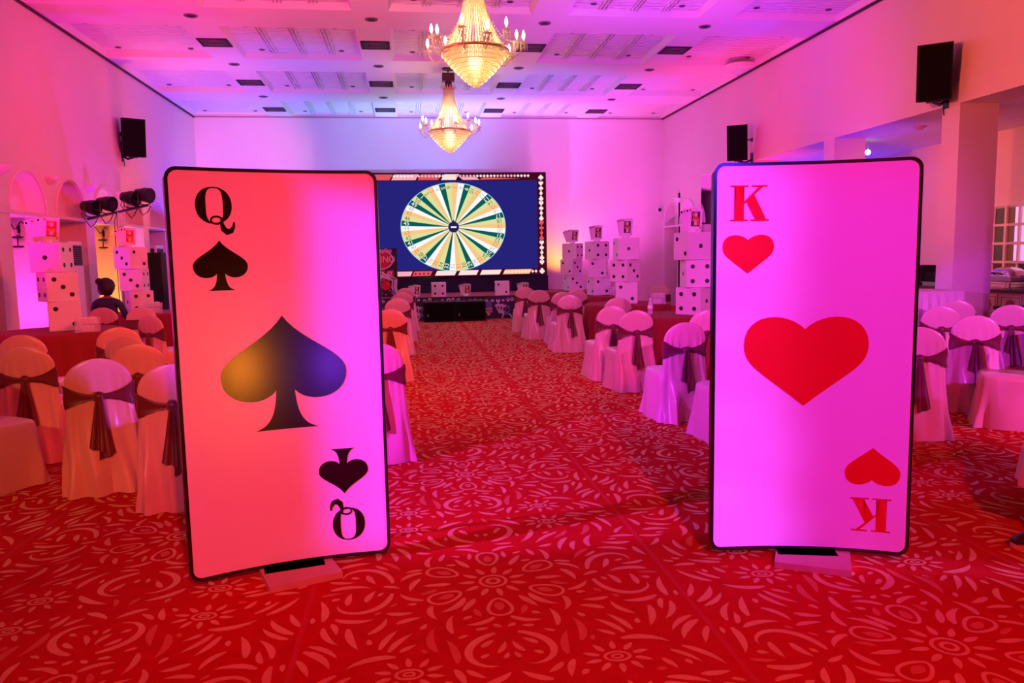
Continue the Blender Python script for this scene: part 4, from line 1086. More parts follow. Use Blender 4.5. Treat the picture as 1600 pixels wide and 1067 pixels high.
# ---- chandeliers
M_crys = mat('lit_crystal', (0.98, 0.92, 0.72), 0.18, transl=0.55, spec=1.0)
M_gold = mat('gold_metal', (0.75, 0.52, 0.2), 0.3, metal=1.0)
M_bulb = mat('bulb_glow', (1, 1, 1), 0.3, emit=(1.0, 0.82, 0.55), estr=9.0)
bead_n = 0
def beads(path_fn, n, r, mb):
    for i in range(n):
        p = path_fn(i/(n-1)); a = r
        mb.add([(p[0]+a, p[1], p[2]), (p[0], p[1]+a, p[2]), (p[0]-a, p[1], p[2]), (p[0], p[1]-a, p[2]), (p[0], p[1], p[2]+a*1.2), (p[0], p[1], p[2]-a*1.2)],
               [(0, 1, 4), (1, 2, 4), (2, 3, 4), (3, 0, 4), (1, 0, 5), (2, 1, 5), (3, 2, 5), (0, 3, 5)])
def chandelier(loc, label):
    t = thing('chandelier', label, 'chandelier', loc, 0, 'crystal chandeliers')     # origin at the bottom tip, z up to ceiling
    top = HC-loc[2]
    # lower basket: stepped tiers of crystal rows
    g = MB(); prof = []
    tiers = 10
    for k in range(tiers):
        q = k/(tiers-1); r = 0.045+0.405*q**0.86; z = 0.02+0.40*q**1.08
        nb = max(10, int(2*PI*r/0.022))
        for i in range(nb):
            a = 2*PI*i/nb+0.1*k; c, s = math.cos(a), math.sin(a)
            L = 0.055 if k > 2 else 0.05
            g.box((r*c, r*s, z), (0.012, 0.016, 0.042), Matrix.Rotation(a, 3, 'Z'))
    g.sphere((0, 0, 0.0), 0.028, 10, 8)
    hoops = MB()
    for k in range(1, tiers):
        q = (k-0.5)/(tiers-1); r = 0.040+0.405*q**0.86; z = 0.02+0.40*q**1.08
        hoops.lathe([(r-0.004, z-0.004), (r+0.004, z-0.004), (r+0.004, z+0.004), (r-0.004, z+0.004), (r-0.004, z-0.004)], 40)
    hoops.build('basket_hoops', M_gold, t, True)
    g.build('crystal_basket', M_crys, t)['kind'] = 'stuff'
    g = MB()
    for zz, rr in ((0.445, 0.452),):
        g.lathe([(rr-0.012, zz-0.018), (rr+0.008, zz-0.020), (rr+0.004, zz+0.020), (rr-0.012, zz+0.018), (rr-0.012, zz-0.018)], 48)
    g.build('ring_frame', M_gold, t, True)
    MB().lathe([(0.10, 1.30), (0.115, 1.30), (0.13, 1.36), (0.115, 1.36), (0.10, 1.30)], 24).build('crown_ring', M_gold, t, True)
    g = MB(); ns = 40
    for k in range(ns):                         # strands sweeping up to the crown
        a = 2*PI*k/ns
        def pth(q, a=a):
            r = 0.11+(0.40-0.11)*(1-q)**1.9; return (r*math.cos(a), r*math.sin(a), 0.47+0.83*q)
        beads(pth, 44, 0.0125, g)
    for k in range(18):                         # crown of short drops
        a = 2*PI*k/18; g.tube([(0.12*math.cos(a), 0.12*math.sin(a), 1.33), (0.16*math.cos(a), 0.16*math.sin(a), 1.40), (0.175*math.cos(a), 0.175*math.sin(a), 1.36)], 0.008, 5)
    g.build('crystal_strands', M_crys, t)['kind'] = 'stuff'
    # arms with candle lamps in two heights
    na = 12
    for k in range(na):
        a = 2*PI*(k+0.3)/na; low = k % 2
        r1 = 0.66 if low else 0.58; z1 = 0.56 if low else 0.66
        arm = MB(); P = []
        for i in range(9):
            q = i/8; r = 0.43+(r1-0.43)*q; z = 0.44-0.10*math.sin(PI*q*0.9)+(z1-0.06-0.44)*q**2.2
            P.append((r*math.cos(a), r*math.sin(a), z))
        arm.tube(P, 0.009, 6)
        arm_o = arm.build('arm', M_crys, t, True)
        c = (r1*math.cos(a), r1*math.sin(a), z1-0.06)
        MB().lathe([(0.006, -0.01), (0.05, 0.0), (0.055, 0.012), (0.012, 0.012), (0.012, 0.06)], 14, c).build('drip_cup', M_crys, arm_o, True)
        MB().lathe([(0.004, 0.055), (0.016, 0.075), (0.022, 0.105), (0.015, 0.14), (0.003, 0.17)], 10, c).build('candle_bulb', M_bulb, arm_o, True)
        d = MB()
        for j in range(5):
            b = 2*PI*j/5; x_, y_ = c[0]+0.045*math.cos(b), c[1]+0.045*math.sin(b)
            d.cyl((x_, y_, c[2]-0.005), (x_, y_, c[2]-0.09), 0.007, 0.004, 5)
        beads(lambda q, a=a, r1=r1, z1=z1: ((0.25+(r1-0.25)*q)*math.cos(a), (0.25+(r1-0.25)*q)*math.sin(a), 0.80-0.75*q+0.55*q*q), 18, 0.009, d)
        d.build('crystal_drops', M_crys, arm_o)['kind'] = 'stuff'
    MB().cyl((0, 0, 1.28), (0, 0, top), 0.014, 0.014, 10).build('rod', M_metalblk, t)
    g = MB(); mred = mat('dark_red_cover', (0.06, 0.008, 0.01), 0.5)
    g.cyl((0, 0, 1.36), (0, 0, 1.62), 0.075, 0.07, 16); g.b2(-0.13, 0.13, -0.09, 0.09, 1.50, 1.66); g.cyl((0, 0, top-0.03), (0, 0, top), 0.13, 0.13, 20)
    g.build('hoist_cover', mred, t)
    for z_ in (0.30, 0.42):
        pl = point('chandelier_glow', (loc[0], loc[1], loc[2]+z_), WARM, 24, 0.10)
    point('chandelier_glow', (loc[0], loc[1], loc[2]+0.80), WARM, 20, 0.06)
    return t
chandelier((0.97, 10.5, 3.85), 'large lit crystal chandelier nearer the camera')
chandelier((0.98, 17.0, 3.85), 'lit crystal chandelier nearer the stage, in front of back wall')

# ================================================================== WALL FITTINGS
def wall_speaker(loc, wall_x, rz, tilt, label):
    t = thing('wall_speaker', label, 'speaker', loc, 0, 'black wall speakers')
    E_ = Matrix.Rotation(rz, 3, 'Z') @ Matrix.Rotation(tilt, 3, 'X')
    def R_(b):
        b.v = [tuple(E_ @ Vector(v)) for v in b.v]; return b
    w_, d_, h_ = 0.44, 0.40, 0.76
    b = MB(); P = [(-w_/2, -d_/2), (w_/2, -d_/2), (w_/2*0.72, d_/2), (-w_/2*0.72, d_/2)]
    b.add([(x, y, z) for z in (-h_/2, h_/2) for x, y in P], [(3, 2, 1, 0), (4, 5, 6, 7), (0, 1, 5, 4), (1, 2, 6, 5), (2, 3, 7, 6), (3, 0, 4, 7)])
    R_(b).build('cabinet', M_black, t)
    b = MB().b2(-w_/2+0.02, w_/2-0.02, -d_/2-0.012, -d_/2, -h_/2+0.02, h_/2-0.02); R_(b).build('grille', mat('speaker_grille', (0.005, 0.004, 0.005), 0.8, spec=0.1, bump=0.5, bscale=260), t)
    dx = wall_x-loc[0]; sg = 1 if dx > 0 else -1; back = E_ @ Vector((0, d_/2, 0))
    b = MB(); b.box((dx-sg*0.012, back.y*0.5+0.02, -0.34), (0.022, 0.10, 0.26)); b.tube([(dx-sg*0.02, back.y*0.5+0.02, -0.36), (dx*0.55, back.y*0.5, -0.42), (0.0, 0.0, -0.40)], 0.022, 8)
    b.box((0, 0, -0.39), (0.14, 0.14, 0.03)); b.build('bracket', M_metalblk, t, False)
    b = MB(); b.tube([(dx-sg*0.02, back.y*0.5+0.02, 0.08), (back.x*0.9, back.y*0.9, 0.10)], 0.014, 8)
    b.box((dx-sg*0.012, back.y*0.5+0.02, 0.08), (0.022, 0.06, 0.08)); b.build('stay_rod', M_metalblk, t, False)
    b = MB().tube([(dx-sg*0.02, back.y*0.5+0.05, -0.42), (dx-sg*0.025, back.y*0.5+0.05, -0.50), (dx-sg*0.02, back.y*0.5+0.04, -0.56)], 0.008, 6); b.build('cable', M_metalblk, t)
p = ony(1461, 114, 10.25); wall_speaker((p.x, p.y, p.z), XR, math.radians(-38), 0.15, 'big black speaker on the right wall nearest camera')
p = ony(1154, 223, 16.55); wall_speaker((p.x, p.y, p.z), XR, math.radians(-32), 0.15, 'smaller black speaker on the right wall above king card')
p = ony(206, 215, 16.95); wall_speaker((p.x, p.y, p.z), XL, math.radians(30), 0.16, 'black speaker on the left wall above the lamp stand')
def sconce(x, y, z, sg, label):
    t = thing('wall_sconce', label, 'sconce', (x, y, z), 0, 'plaster wall sconces')
    MB().lathe([(0.001, -0.10), (0.05, -0.09), (0.10, -0.05), (0.15, 0.0), (0.16, 0.03), (0.14, 0.03), (0.11, 0.0), (0.001, -0.04)], 16, (0, 0, 0), 0, -PI/2 if sg > 0 else PI/2, PI/2 if sg > 0 else 1.5*PI).build('bowl', M_white, t, True, 40)
    MB().b2(0.0 if sg > 0 else -0.01, 0.01 if sg > 0 else 0.0, -0.16, 0.16, -0.02, 0.03).build('back_plate', M_white, t)
for y, lb in ((12.1, 'half bowl plaster sconce at the left picture edge'), (13.63, 'half bowl plaster sconce between first and second left arches'), (15.16, 'half bowl plaster sconce above the lamp stand left arm'), (16.69, 'half bowl plaster sconce behind the lamp stand'), (18.2, 'half bowl plaster sconce right of the lamp stand')):
    sconce(XL+0.001, y, 3.0, 1, lb)
sconce(XR-0.001, 21.32, 3.12, -1, 'half bowl plaster sconce between the two right arches')
p = ony(1030, 328, YB)
t = thing('security_camera', 'small white dome camera on the back wall', 'camera', (p.x, YB-0.001, p.z))
MB().cyl((0, 0, 0), (0, -0.05, 0), 0.09, 0.08, 16).build('mount', M_white, t); MB().sphere((0, -0.06, 0), 0.055, 14, 10).build('lens_dome', M_pip, t, True)
# wrought wall lamps in the niches
def niche_lamp(px_, py_, y, label):
    q_ = ony(px_, py_, y)
    t = thing('wall_lamp', label, 'wall lamp', (q_.x, y-0.002, q_.z), -PI/2, 'iron wall lamps')
    b = MB(); P = [(0.03, 0.28*(q-0.5), 0.10+0.06*math.sin(q*9)) for q in [i/14 for i in range(15)]]; b.tube(P, 0.008, 6)
    b.tube([(0.03, 0.05, 0.10), (0.04, 0.06, 0.0), (0.03, 0.07, -0.12)], 0.008, 6); b.b2(0, 0.02, 0.03, 0.07, -0.02, 0.10)
    b.build('scroll_arm', M_metalblk, t)
    for zz in (-0.10, -0.25):
        MB().lathe([(0.05, -0.012), (0.085, 0.0), (0.085, 0.018), (0.045, 0.024), (0.05, -0.012)], 16, (0.12, 0.07, zz)).build('ring', M_metalblk, t, True)
    MB().cyl((0.12, 0.07, -0.25), (0.12, 0.07, -0.06), 0.01, 0.01, 8).build('stem', M_metalblk, t)
niche_lamp(25, 362, 13.43, 'black scrolled wall lamp in the magenta lit niche')
niche_lamp(158, 368, 16.49, 'black scrolled wall lamp in the orange lit niche')
# coloured lamps standing in the niches
spot('niche_lamp', (XL-0.25, 12.55, 0.15), (XL-0.35, 13.0, 2.4), MAG, 130, 130, 0.8)
spot('niche_lamp', (XL-0.25, 15.65, 0.15), (XL-0.35, 16.0, 2.4), (1.0, 0.36, 0.03), 110, 130, 0.8)
spot('niche_lamp', (XL-0.25, 17.2, 0.15), (XL-0.35, 17.5, 2.4), (0.95, 0.25, 1.0), 130, 130, 0.8)
spot('niche_lamp', (XL-0.2, 12.5, 2.45), (XL-0.2, 13.0, 3.0), MAG, 9, 150, 0.8)
spot('niche_lamp', (XL-0.2, 15.6, 2.45), (XL-0.2, 16.0, 3.0), (1.0, 0.36, 0.03), 8, 150, 0.8)
spot('niche_lamp', (XR+0.25, 20.4, 0.2), (XR+0.3, 20.7, 2.4), MAG, 90, 130, 0.8)
spot('niche_lamp', (XR+0.15, 20.4, 2.45), (XR+0.2, 20.7, 3.0), MAG, 9, 150, 0.8)
# standing air conditioners
def aircon(x, y, label):
    t = thing('air_conditioner', label, 'air conditioner', (x, y, 0), 0, 'standing air conditioners')
    o = link('cabinet', rbox_mesh('cabinet', 0.36, 0.56, 2.0, 0.02, M_white), t, (0, 0, 1.0))
    for face in (0, 1):
        if face == 0: MB().b2(-0.14, 0.14, -0.284, -0.279, 1.58, 1.93).build('grille_panel', M_vent, t)
        else: MB().b2(0.179, 0.184, -0.23, 0.23, 1.58, 1.93).build('grille_panel', M_vent, t)
    for k in range(9):
        z_ = 1.60+0.038*k
        MB().b2(0.182, 0.190, -0.23, 0.23, z_, z_+0.012).build('louvre', M_blade, t)
        MB().b2(-0.14, 0.14, -0.290, -0.282, z_, z_+0.012).build('louvre', M_blade, t)
    MB().b2(0.179, 0.184, -0.10, -0.07, 1.18, 1.48).build('control_strip', M_vent, t); MB().b2(0.04, 0.06, -0.285, -0.279, 1.20, 1.48).build('control_strip', M_vent, t)
aircon(-5.93, 14.42, 'white standing air conditioner behind the leftmost die stack')
aircon(-5.93, 19.05, 'white standing air conditioner next to queen card left edge')
t = thing('loudspeaker', 'tall black loudspeaker behind die stack beside queen card', 'speaker', (-5.38, 17.45, 0))
link('cabinet', rbox_mesh('cabinet', 0.36, 0.36, 1.82, 0.02, M_black), t, (0, 0, 0.91)); MB().b2(-0.15, 0.15, -0.19, -0.18, 0.25, 1.78).build('grille', MATS['speaker_grille'], t)

# ================================================================== LAMP STAND
a = ony(142, 341, 14.62); b = ony(225, 322, 14.62); pole = (a+b)/2
t = thing('light_stand', 'T shaped stand with four black stage lamps by left wall', 'light stand', (pole.x, pole.y, 0))
T = lambda v: Vector((v.x-pole.x, v.y-pole.y, v.z))
A, B = T(a), T(b); Mz = (A.z+B.z)/2
mb = MB(); mb.cyl((0, 0, 0.75), (0, 0, 1.6), 0.032, 0.032, 12); mb.build('lower_pole', M_steel, t, True, 40)
mb = MB(); mb.cyl((0, 0, 1.55), (0, 0, Mz), 0.024, 0.024, 12); mb.build('upper_pole', M_steel, t, True, 40)
MB().cyl((0, 0, 1.52), (0, 0, 1.64), 0.045, 0.045, 12).build('collar', M_metalblk, t)
for k in range(3):
    c, s = math.cos(2.094*k+0.157), math.sin(2.094*k+0.157)
    MB().tube([(0.03*c, 0.03*s, 0.80), (0.30*c, 0.30*s, 0.02)], 0.016, 8).build('leg', M_steel, t)
d = (B-A).normalized()
MB().tube([A-d*0.06, B+d*0.08], 0.022, 8).build('crossbar', M_metalblk, t)
for base, tilt in ((A, 0), (A+d*0.27, 1), (B-d*0.24, 2), (B, 3)):
    aim = Vector((0.92, -0.38, -0.16)).normalized(); c = base+Vector((0, 0, 0.20))
    lamp = MB()
    lamp.cyl(c-aim*0.14, c+aim*0.04, 0.085, 0.125, 20); lamp.cyl(c+aim*0.03, c+aim*0.15, 0.128, 0.135, 20)
    lo = lamp.build('stage_lamp', M_metalblk, t, True, 30)
    MB().cyl(c+aim*0.151, c+aim*0.155, 0.12, 0.12, 20).build('lens', mat('lamp_lens', (0.01, 0.006, 0.01), 0.2), lo)
    side = aim.cross(Vector((0, 0, 1))).normalized()
    MB().tube([c+side*0.14, c+side*0.14+Vector((0, 0, -0.16)), base+Vector((0, 0, 0.02)), c-side*0.14+Vector((0, 0, -0.16)), c-side*0.14], 0.012, 6).build('yoke', M_metalblk, lo)
    w_ = rnd.uniform(-0.03, 0.03)
    MB().tube([c-aim*0.13, c-aim*0.20+Vector((0, 0, -0.16)), base+Vector((w_, 0, -0.16)), base+Vector((0.06, 0, -0.10)), base+d*0.12+Vector((0, 0, -0.02))], 0.008, 6).build('cable', M_metalblk, lo)
MB().tube([Vector((0, -0.03, Mz)), Vector((-0.05, -0.04, Mz-0.15)), Vector((-0.06, -0.05, 1.2)), Vector((-0.03, -0.1, 0.3)), Vector((-0.05, -0.2, 0.02))], 0.007, 6).build('cable', M_metalblk, t)

# ================================================================== SERVING SIDE
t = thing('serving_table', 'high table with pleated white cloth in front of pillar', 'table', (6.95, 9.80, 0))
MB().b2(-0.46, 0.46, -0.32, 0.32, 0.99, 1.02).build('table_top', M_wood, t)
rings = []; N = 120
def rectpt(q, hx, hy):
    per = [(-hx, -hy), (hx, -hy), (hx, hy), (-hx, hy)]; k = int(q*4) % 4; f = q*4-int(q*4)
    a, b = per[k], per[(k+1) % 4]; return a[0]+(b[0]-a[0])*f, a[1]+(b[1]-a[1])*f
for z, e, am in ((1.028, -0.02, 0), (1.026, 0.0, 0), (1.015, 0.012, 0), (0.9, 0.02, 0.008), (0.6, 0.03, 0.014), (0.3, 0.04, 0.018), (0.004, 0.05, 0.02)):
    ring = []
    for i in range(N):
        x_, y_ = rectpt(i/N, 0.46+e, 0.32+e); l_ = math.hypot(x_, y_); w_ = am*math.sin(i*1.57)
        ring.append((x_*(1+w_/l_), y_*(1+w_/l_), z))
    rings.append(ring)
MB().rings(rings, True, False).build('cloth', M_wcloth, t, False)
# buffet counter with carved doors
ct = thing('buffet_counter', 'long buffet counter with carved panel doors by the aisle wall', 'counter', (9.82, 0, 0))
MB().b2(-0.40, 0.42, 8.2, 14.2, 0.06, 0.88).build('body', M_wood, ct); MB().b2(-0.45, 0.44, 8.15, 14.25, 0.88, 0.92).build('worktop', mat('dark_granite', (0.10, 0.05, 0.06), 0.2, noise=0.3, nscale=30), ct)
M_panel = mat('cream_panel', (0.62, 0.45, 0.36), 0.5, noise=0.05); M_carve = mat('carved_red', (0.35, 0.08, 0.05), 0.5)
for k in range(12):
    y_ = 8.28+0.495*k
    for z0_, z1_ in ((0.12, 0.46), (0.50, 0.84)):
        dr = MB().b2(-0.42, -0.40, y_, y_+0.43, z0_, z1_).build('door', M_panel, ct)
        cy, cz = y_+0.215, (z0_+z1_)/2; g = MB()
        for i in range(8):
            a = 2*PI*i/8; g.sphere((-0.421, cy+0.075*math.cos(a), cz+0.075*math.sin(a)), 0.036, 8, 6, 0, (0.25, 1, 1))
        g.sphere((-0.422, cy, cz), 0.04, 10, 6, 0, (0.3, 1, 1))
        for s1 in (-1, 1):
            g.b2(-0.424, -0.42, cy+s1*0.185-0.006, cy+s1*0.185+0.006, z0_+0.03, z1_-0.03)
            g.b2(-0.424, -0.42, cy-0.185, cy+0.185, cz+s1*0.135-0.006, cz+s1*0.135+0.006)
        g.build('carving', M_carve, dr)
def chafing(y, label):
    t = thing('chafing_dish', label, 'chafing dish', (9.72, y, 0.922), 0, 'chafing dishes on the buffet counter')
    b = MB()
    for sx in (-1, 1):
        for sy in (-1, 1): b.tube([(0.17*sx, 0.24*sy, 0), (0.17*sx, 0.26*sy, 0.10), (0.15*sx, 0.25*sy, 0.17)], 0.012, 6)
    b.b2(-0.16, 0.16, -0.25, 0.25, 0.02, 0.035); b.build('stand', M_chrome, t)
    link('pan', rbox_mesh('pan', 0.38, 0.56, 0.10, 0.02, M_steel), t, (0, 0, 0.16))
    V = []; Fc = []
    prof = [(0.19+0.0, 0.21), (0.18, 0.27), (0.14, 0.32), (0.07, 0.35), (0.001, 0.36)]
    rings = [[(r*math.copysign(abs(math.cos(2*PI*i/32))**0.6, math.cos(2*PI*i/32)), 1.45*r*math.copysign(abs(math.sin(2*PI*i/32))**0.6, math.sin(2*PI*i/32)), z) for i in range(32)] for r, z in prof]
    MB().rings(rings, True, False).build('lid', M_chrome, t, True, 50)
    MB().tube([(-0.17, -0.09, 0.24), (-0.24, -0.09, 0.26), (-0.24, 0.09, 0.26), (-0.17, 0.09, 0.24)], 0.010, 6).build('handle', M_black, t)
chafing(11.42, 'chrome chafing dish beside the pillar, under the window')
chafing(10.48, 'chrome chafing dish at the right picture edge')
t = thing('urn', 'dark brown serving pot between the chafing dishes', 'pot', (9.95, 10.95, 0.922))
MB().lathe([(0.001, 0), (0.09, 0), (0.11, 0.03), (0.12, 0.15), (0.10, 0.25), (0.09, 0.27)], 20).build('body', mat('brown_pot', (0.20, 0.10, 0.03), 0.4), t, True, 40)
MB().lathe([(0.10, 0.265), (0.10, 0.28), (0.05, 0.32), (0.015, 0.33), (0.015, 0.36), (0.001, 0.36)], 20).build('lid', M_black, t, True, 40)
t = thing('black_oven', 'black box appliance on the buffet counter left of pillar', 'appliance', (9.85, 13.70, 0.922))
link('case', rbox_mesh('case', 0.42, 0.55, 0.36, 0.015, M_black), t, (0, 0, 0.18)); MB().b2(-0.215, -0.21, -0.24, 0.12, 0.05, 0.32).build('door_glass', mat('dark_glass', (0.02, 0.015, 0.02), 0.08), t)
MB().b2(-0.225, -0.212, 0.15, 0.25, 0.05, 0.32).build('control_panel', M_metalblk, t)
t = thing('steel_tray', 'small steel tray on the counter beside black appliance', 'tray', (9.75, 13.18, 0.922))
MB().b2(-0.15, 0.15, -0.18, 0.18, 0, 0.05).build('tray_base', M_steel, t); MB().b2(-0.17, 0.17, -0.2, 0.2, 0.05, 0.06).build('tray_rim', M_steel, t); MB().b2(-0.13, 0.13, -0.16, 0.16, 0.06, 0.22).build('tray_load', M_black, t)
t = thing('smoke_detector', 'small round detector on the side aisle ceiling', 'detector', (8.45, 11.99, ZB-0.0005))
MB().lathe([(0.001, -0.06), (0.05, -0.055), (0.06, -0.03), (0.10, -0.02), (0.11, 0.0)], 20).build('housing', mat('dull_plastic', (0.5, 0.25, 0.3), 0.5), t, True)
p = onz(1356, 238, 3.4)
t = thing('aisle_lamp', 'small bright white lamp high in the side aisle', 'lamp', (p.x, p.y, 3.4))
MB().cyl((0, 0, 0.03), (0, 0, ZB-3.4), 0.012, 0.012, 8).build('stem', M_white, t); MB().sphere((0, 0, 0), 0.05, 12, 8).build('globe', mat('lamp_globe', (1, 1, 1), 0.3, emit=(1, 0.9, 0.9), estr=5), t, True)
t = thing('black_table', 'low black table edge between pillar and carved counter', 'table', (8.72, 9.72, 0))
MB().b2(-0.40, 0.40, -0.30, 0.30, 0.72, 0.76).build('table_top', M_black, t)
for sx in (-1, 1):
    for sy in (-1, 1): MB().cyl((0.36*sx, 0.26*sy, 0), (0.36*sx, 0.26*sy, 0.72), 0.02, 0.02, 8).build('leg', M_metalblk, t)
o = struct(MB().b2(XR+0.42, XR+0.46, 21.5, 22.5, 0.0, 1.15).build('door_1', mat('dark_red_door', (0.20, 0.03, 0.03), 0.5)))
MB().sphere((XR+0.40, 21.6, 0.9), 0.025, 10, 8).build('door_handle', M_chrome, o)

# ================================================================== PEOPLE
def skin(name, joints, edges, mats, sub=2):
    me = bpy.data.meshes.new(name); names = list(joints); idx = {k: i for i, k in enumerate(names)}
    me.from_pydata([joints[k][0] for k in names], [(idx[a], idx[b]) for a, b in edges], [])
    o = bpy.data.objects.new(name, me); COL.objects.link(o)
    o.modifiers.new('s', 'SKIN'); sm = o.modifiers.new('d', 'SUBSURF'); sm.levels = sub; sm.render_levels = sub
    for i, k in enumerate(names):
        r = joints[k][1]; r = r if isinstance(r, tuple) else (r, r)
        me.skin_vertices[0].data[i].radius = r
    me.skin_vertices[0].data[0].use_root = True
    dg = bpy.context.evaluated_depsgraph_get(); m2 = bpy.data.meshes.new_from_object(o.evaluated_get(dg)); m2.name = name
    bpy.data.objects.remove(o); m2.materials.clear(); m2.materials.append(mats)
    m2.polygons.foreach_set('use_smooth', [True]*len(m2.polygons)); return m2
def head_mesh():
    rings = []; n = 20
    for z, hx, hy, yc in ((-0.115, 0.030, 0.035, 0.025), (-0.10, 0.045, 0.06, 0.012), (-0.07, 0.060, 0.082, 0.004), (-0.03, 0.070, 0.092, 0.0), (0.01, 0.075, 0.096, -0.004), (0.05, 0.076, 0.097, -0.008), (0.085, 0.066, 0.085, -0.010), (0.105, 0.045, 0.058, -0.010), (0.115, 0.012, 0.015, -0.010)):
        ring = []
        for i in range(n):
            t = 2*PI*i/n; x, y = hx*math.cos(t), yc+hy*math.sin(t)
            d = math.exp(-((t-PI/2)/0.16)**2)
            if -0.05 < z < 0.03: y += 0.022*d*(1-abs(z+0.025)/0.06)
            ring.append((x, y, z))
        rings.append(ring)
    b = MB().rings(rings)
    for s in (-1, 1): b.sphere((0.076*s, -0.005, -0.012), 0.028, 10, 8, 0, (0.35, 0.7, 1.15))
    return b
def face_parts(parent, c):
    for s in (-1, 1):
        MB().sphere((c[0]+0.03*s, c[1]+0.084, c[2]+0.005), 0.012, 10, 8).build('eye', mat('eye_white', (0.75, 0.7, 0.68), 0.3), parent, True)
        MB().sphere((c[0]+0.03*s, c[1]+0.0935, c[2]+0.005), 0.0055, 8, 6).build('iris', M_pip, parent, True)
    MB().sphere((c[0], c[1]+0.085, c[2]-0.062), 0.022, 10, 6, 0, (1, 0.4, 0.3)).build('lips', mat('lips', (0.4, 0.12, 0.11), 0.5), parent, True)
def hand_edges(J, E, w, d, side, curl, pre, s=1.0):
    """five fingers rooted in the palm: w wrist pos, d hand direction, side: across the palm (towards thumb), curl: palm normal"""
    w, d, side, curl = Vector(w), Vector(d).normalized(), Vector(side).normalized(), Vector(curl).normalized()
    J[pre+'palm'] = (tuple(w+d*0.05*s), (0.030*s, 0.018*s)); J[pre+'knk'] = (tuple(w+d*0.085*s), (0.032*s, 0.015*s))
    E += [(pre+'wrist', pre+'palm'), (pre+'palm', pre+'knk')]
    for i, (o_, L) in enumerate(((0.028, 0.072), (0.010, 0.080), (-0.009, 0.075), (-0.027, 0.058))):
        a = w+d*0.09*s+side*o_*s; b_ = a+d*L*0.45*s+curl*0.010*s; c_ = a+d*L*0.8*s+curl*0.030*s
        J[pre+'f%da' % i] = (tuple(a), 0.0090*s); J[pre+'f%db' % i] = (tuple(b_), 0.0085*s); J[pre+'f%dc' % i] = (tuple(c_), 0.0070*s)
        E += [(pre+'knk', pre+'f%da' % i), (pre+'f%da' % i, pre+'f%db' % i), (pre+'f%db' % i, pre+'f%dc' % i)]
    a = w+d*0.03*s+side*0.035*s; b_ = a+d*0.035*s+side*0.022*s+curl*0.01*s; c_ = b_+d*0.03*s+side*0.004*s+curl*0.01*s
    J[pre+'t0'] = (tuple(a), 0.012*s); J[pre+'t1'] = (tuple(b_), 0.010*s); J[pre+'t2'] = (tuple(c_), 0.008*s)
    E += [(pre+'palm', pre+'t0'), (pre+'t0', pre+'t1'), (pre+'t1', pre+'t2')]
# seated person, back to the camera, on the chair at (-4.72, 12.52) facing +Y
t = thing('person', 'seated person with dark hair in dark blue clothes, seen from behind', 'person', (-4.55, 12.24, 0.0), math.radians(2))
J = {'pelvis': ((0, 0.16, 0.58), (0.16, 0.12)), 'waist': ((0, 0.15, 0.74), (0.135, 0.10)), 'chest': ((0, 0.15, 0.92), (0.165, 0.11)), 'should': ((0, 0.15, 1.03), (0.13, 0.09)), 'neck': ((0, 0.17, 1.10), 0.05), 'head0': ((0, 0.18, 1.16), 0.05)}
E_ = [('pelvis', 'waist'), ('waist', 'chest'), ('chest', 'should'), ('should', 'neck'), ('neck', 'head0')]
for s, n_ in ((-1, 'L'), (1, 'R')):
    J[n_+'sh'] = ((0.17*s, 0.15, 1.01), 0.058); J[n_+'el'] = ((0.24*s, 0.24, 0.78), 0.046); J[n_+'wrist'] = ((0.12*s, 0.44, 0.80), 0.026)
    E_ += [('should', n_+'sh'), (n_+'sh', n_+'el'), (n_+'el', n_+'wrist')]
    hand_edges(J, E_, J[n_+'wrist'][0], (-0.3*s, 1, 0), (-s, -0.2, 0), (0, 0, -1), n_)
    J[n_+'hip'] = ((0.10*s, 0.22, 0.57), 0.085); J[n_+'knee'] = ((0.11*s, 0.58, 0.56), 0.062); J[n_+'ank'] = ((0.11*s, 0.60, 0.10), 0.04); J[n_+'toe'] = ((0.12*s, 0.74, 0.035), 0.035)
    E_ += [('pelvis', n_+'hip'), (n_+'hip', n_+'knee'), (n_+'knee', n_+'ank'), (n_+'ank', n_+'toe')]
body = skin('body', J, E_, M_darkcloth)
body.materials.append(M_skin)
for pl in body.polygons:
    c = pl.center
    if c.z > 1.085 or (c.y > 0.435 and 0.70 < c.z < 0.9): pl.material_index = 1
link('body', body, t)
hd = head_mesh(); hd.v = [(x, y+0.19, z+1.25) for x, y, z in hd.v]; ho = hd.build('head', M_skin, t, True)
face_parts(ho, (0, 0.19, 1.25))
hr_ = MB(); rings = []
for z, r, yc in ((1.13, 0.075, 0.13), (1.17, 0.105, 0.135), (1.22, 0.120, 0.145), (1.27, 0.122, 0.155), (1.32, 0.112, 0.165), (1.36, 0.085, 0.17), (1.385, 0.045, 0.17), (1.392, 0.01, 0.17)):
    rings.append([((r+0.008*math.sin(5*a+z*30))*math.cos(a), yc+(r*0.95+0.008*math.sin(7*a+z*40))*math.sin(a)*(1 if math.sin(a) < 0 else 0.72), z) for a in [2*PI*i/28 for i in range(28)]])
hr_.rings(rings); hr_.sphere((-0.075, 0.10, 1.335), 0.055, 14, 10); hr_.build('hair', M_hair, t, True)
# standing person at the right edge: only shoe, ankle and hem of the garment reach into the picture
t = thing('person', 'standing person cut off by right picture edge, pink garment and dark shoe', 'person', (3.69, 3.66, 0.0), math.radians(90))
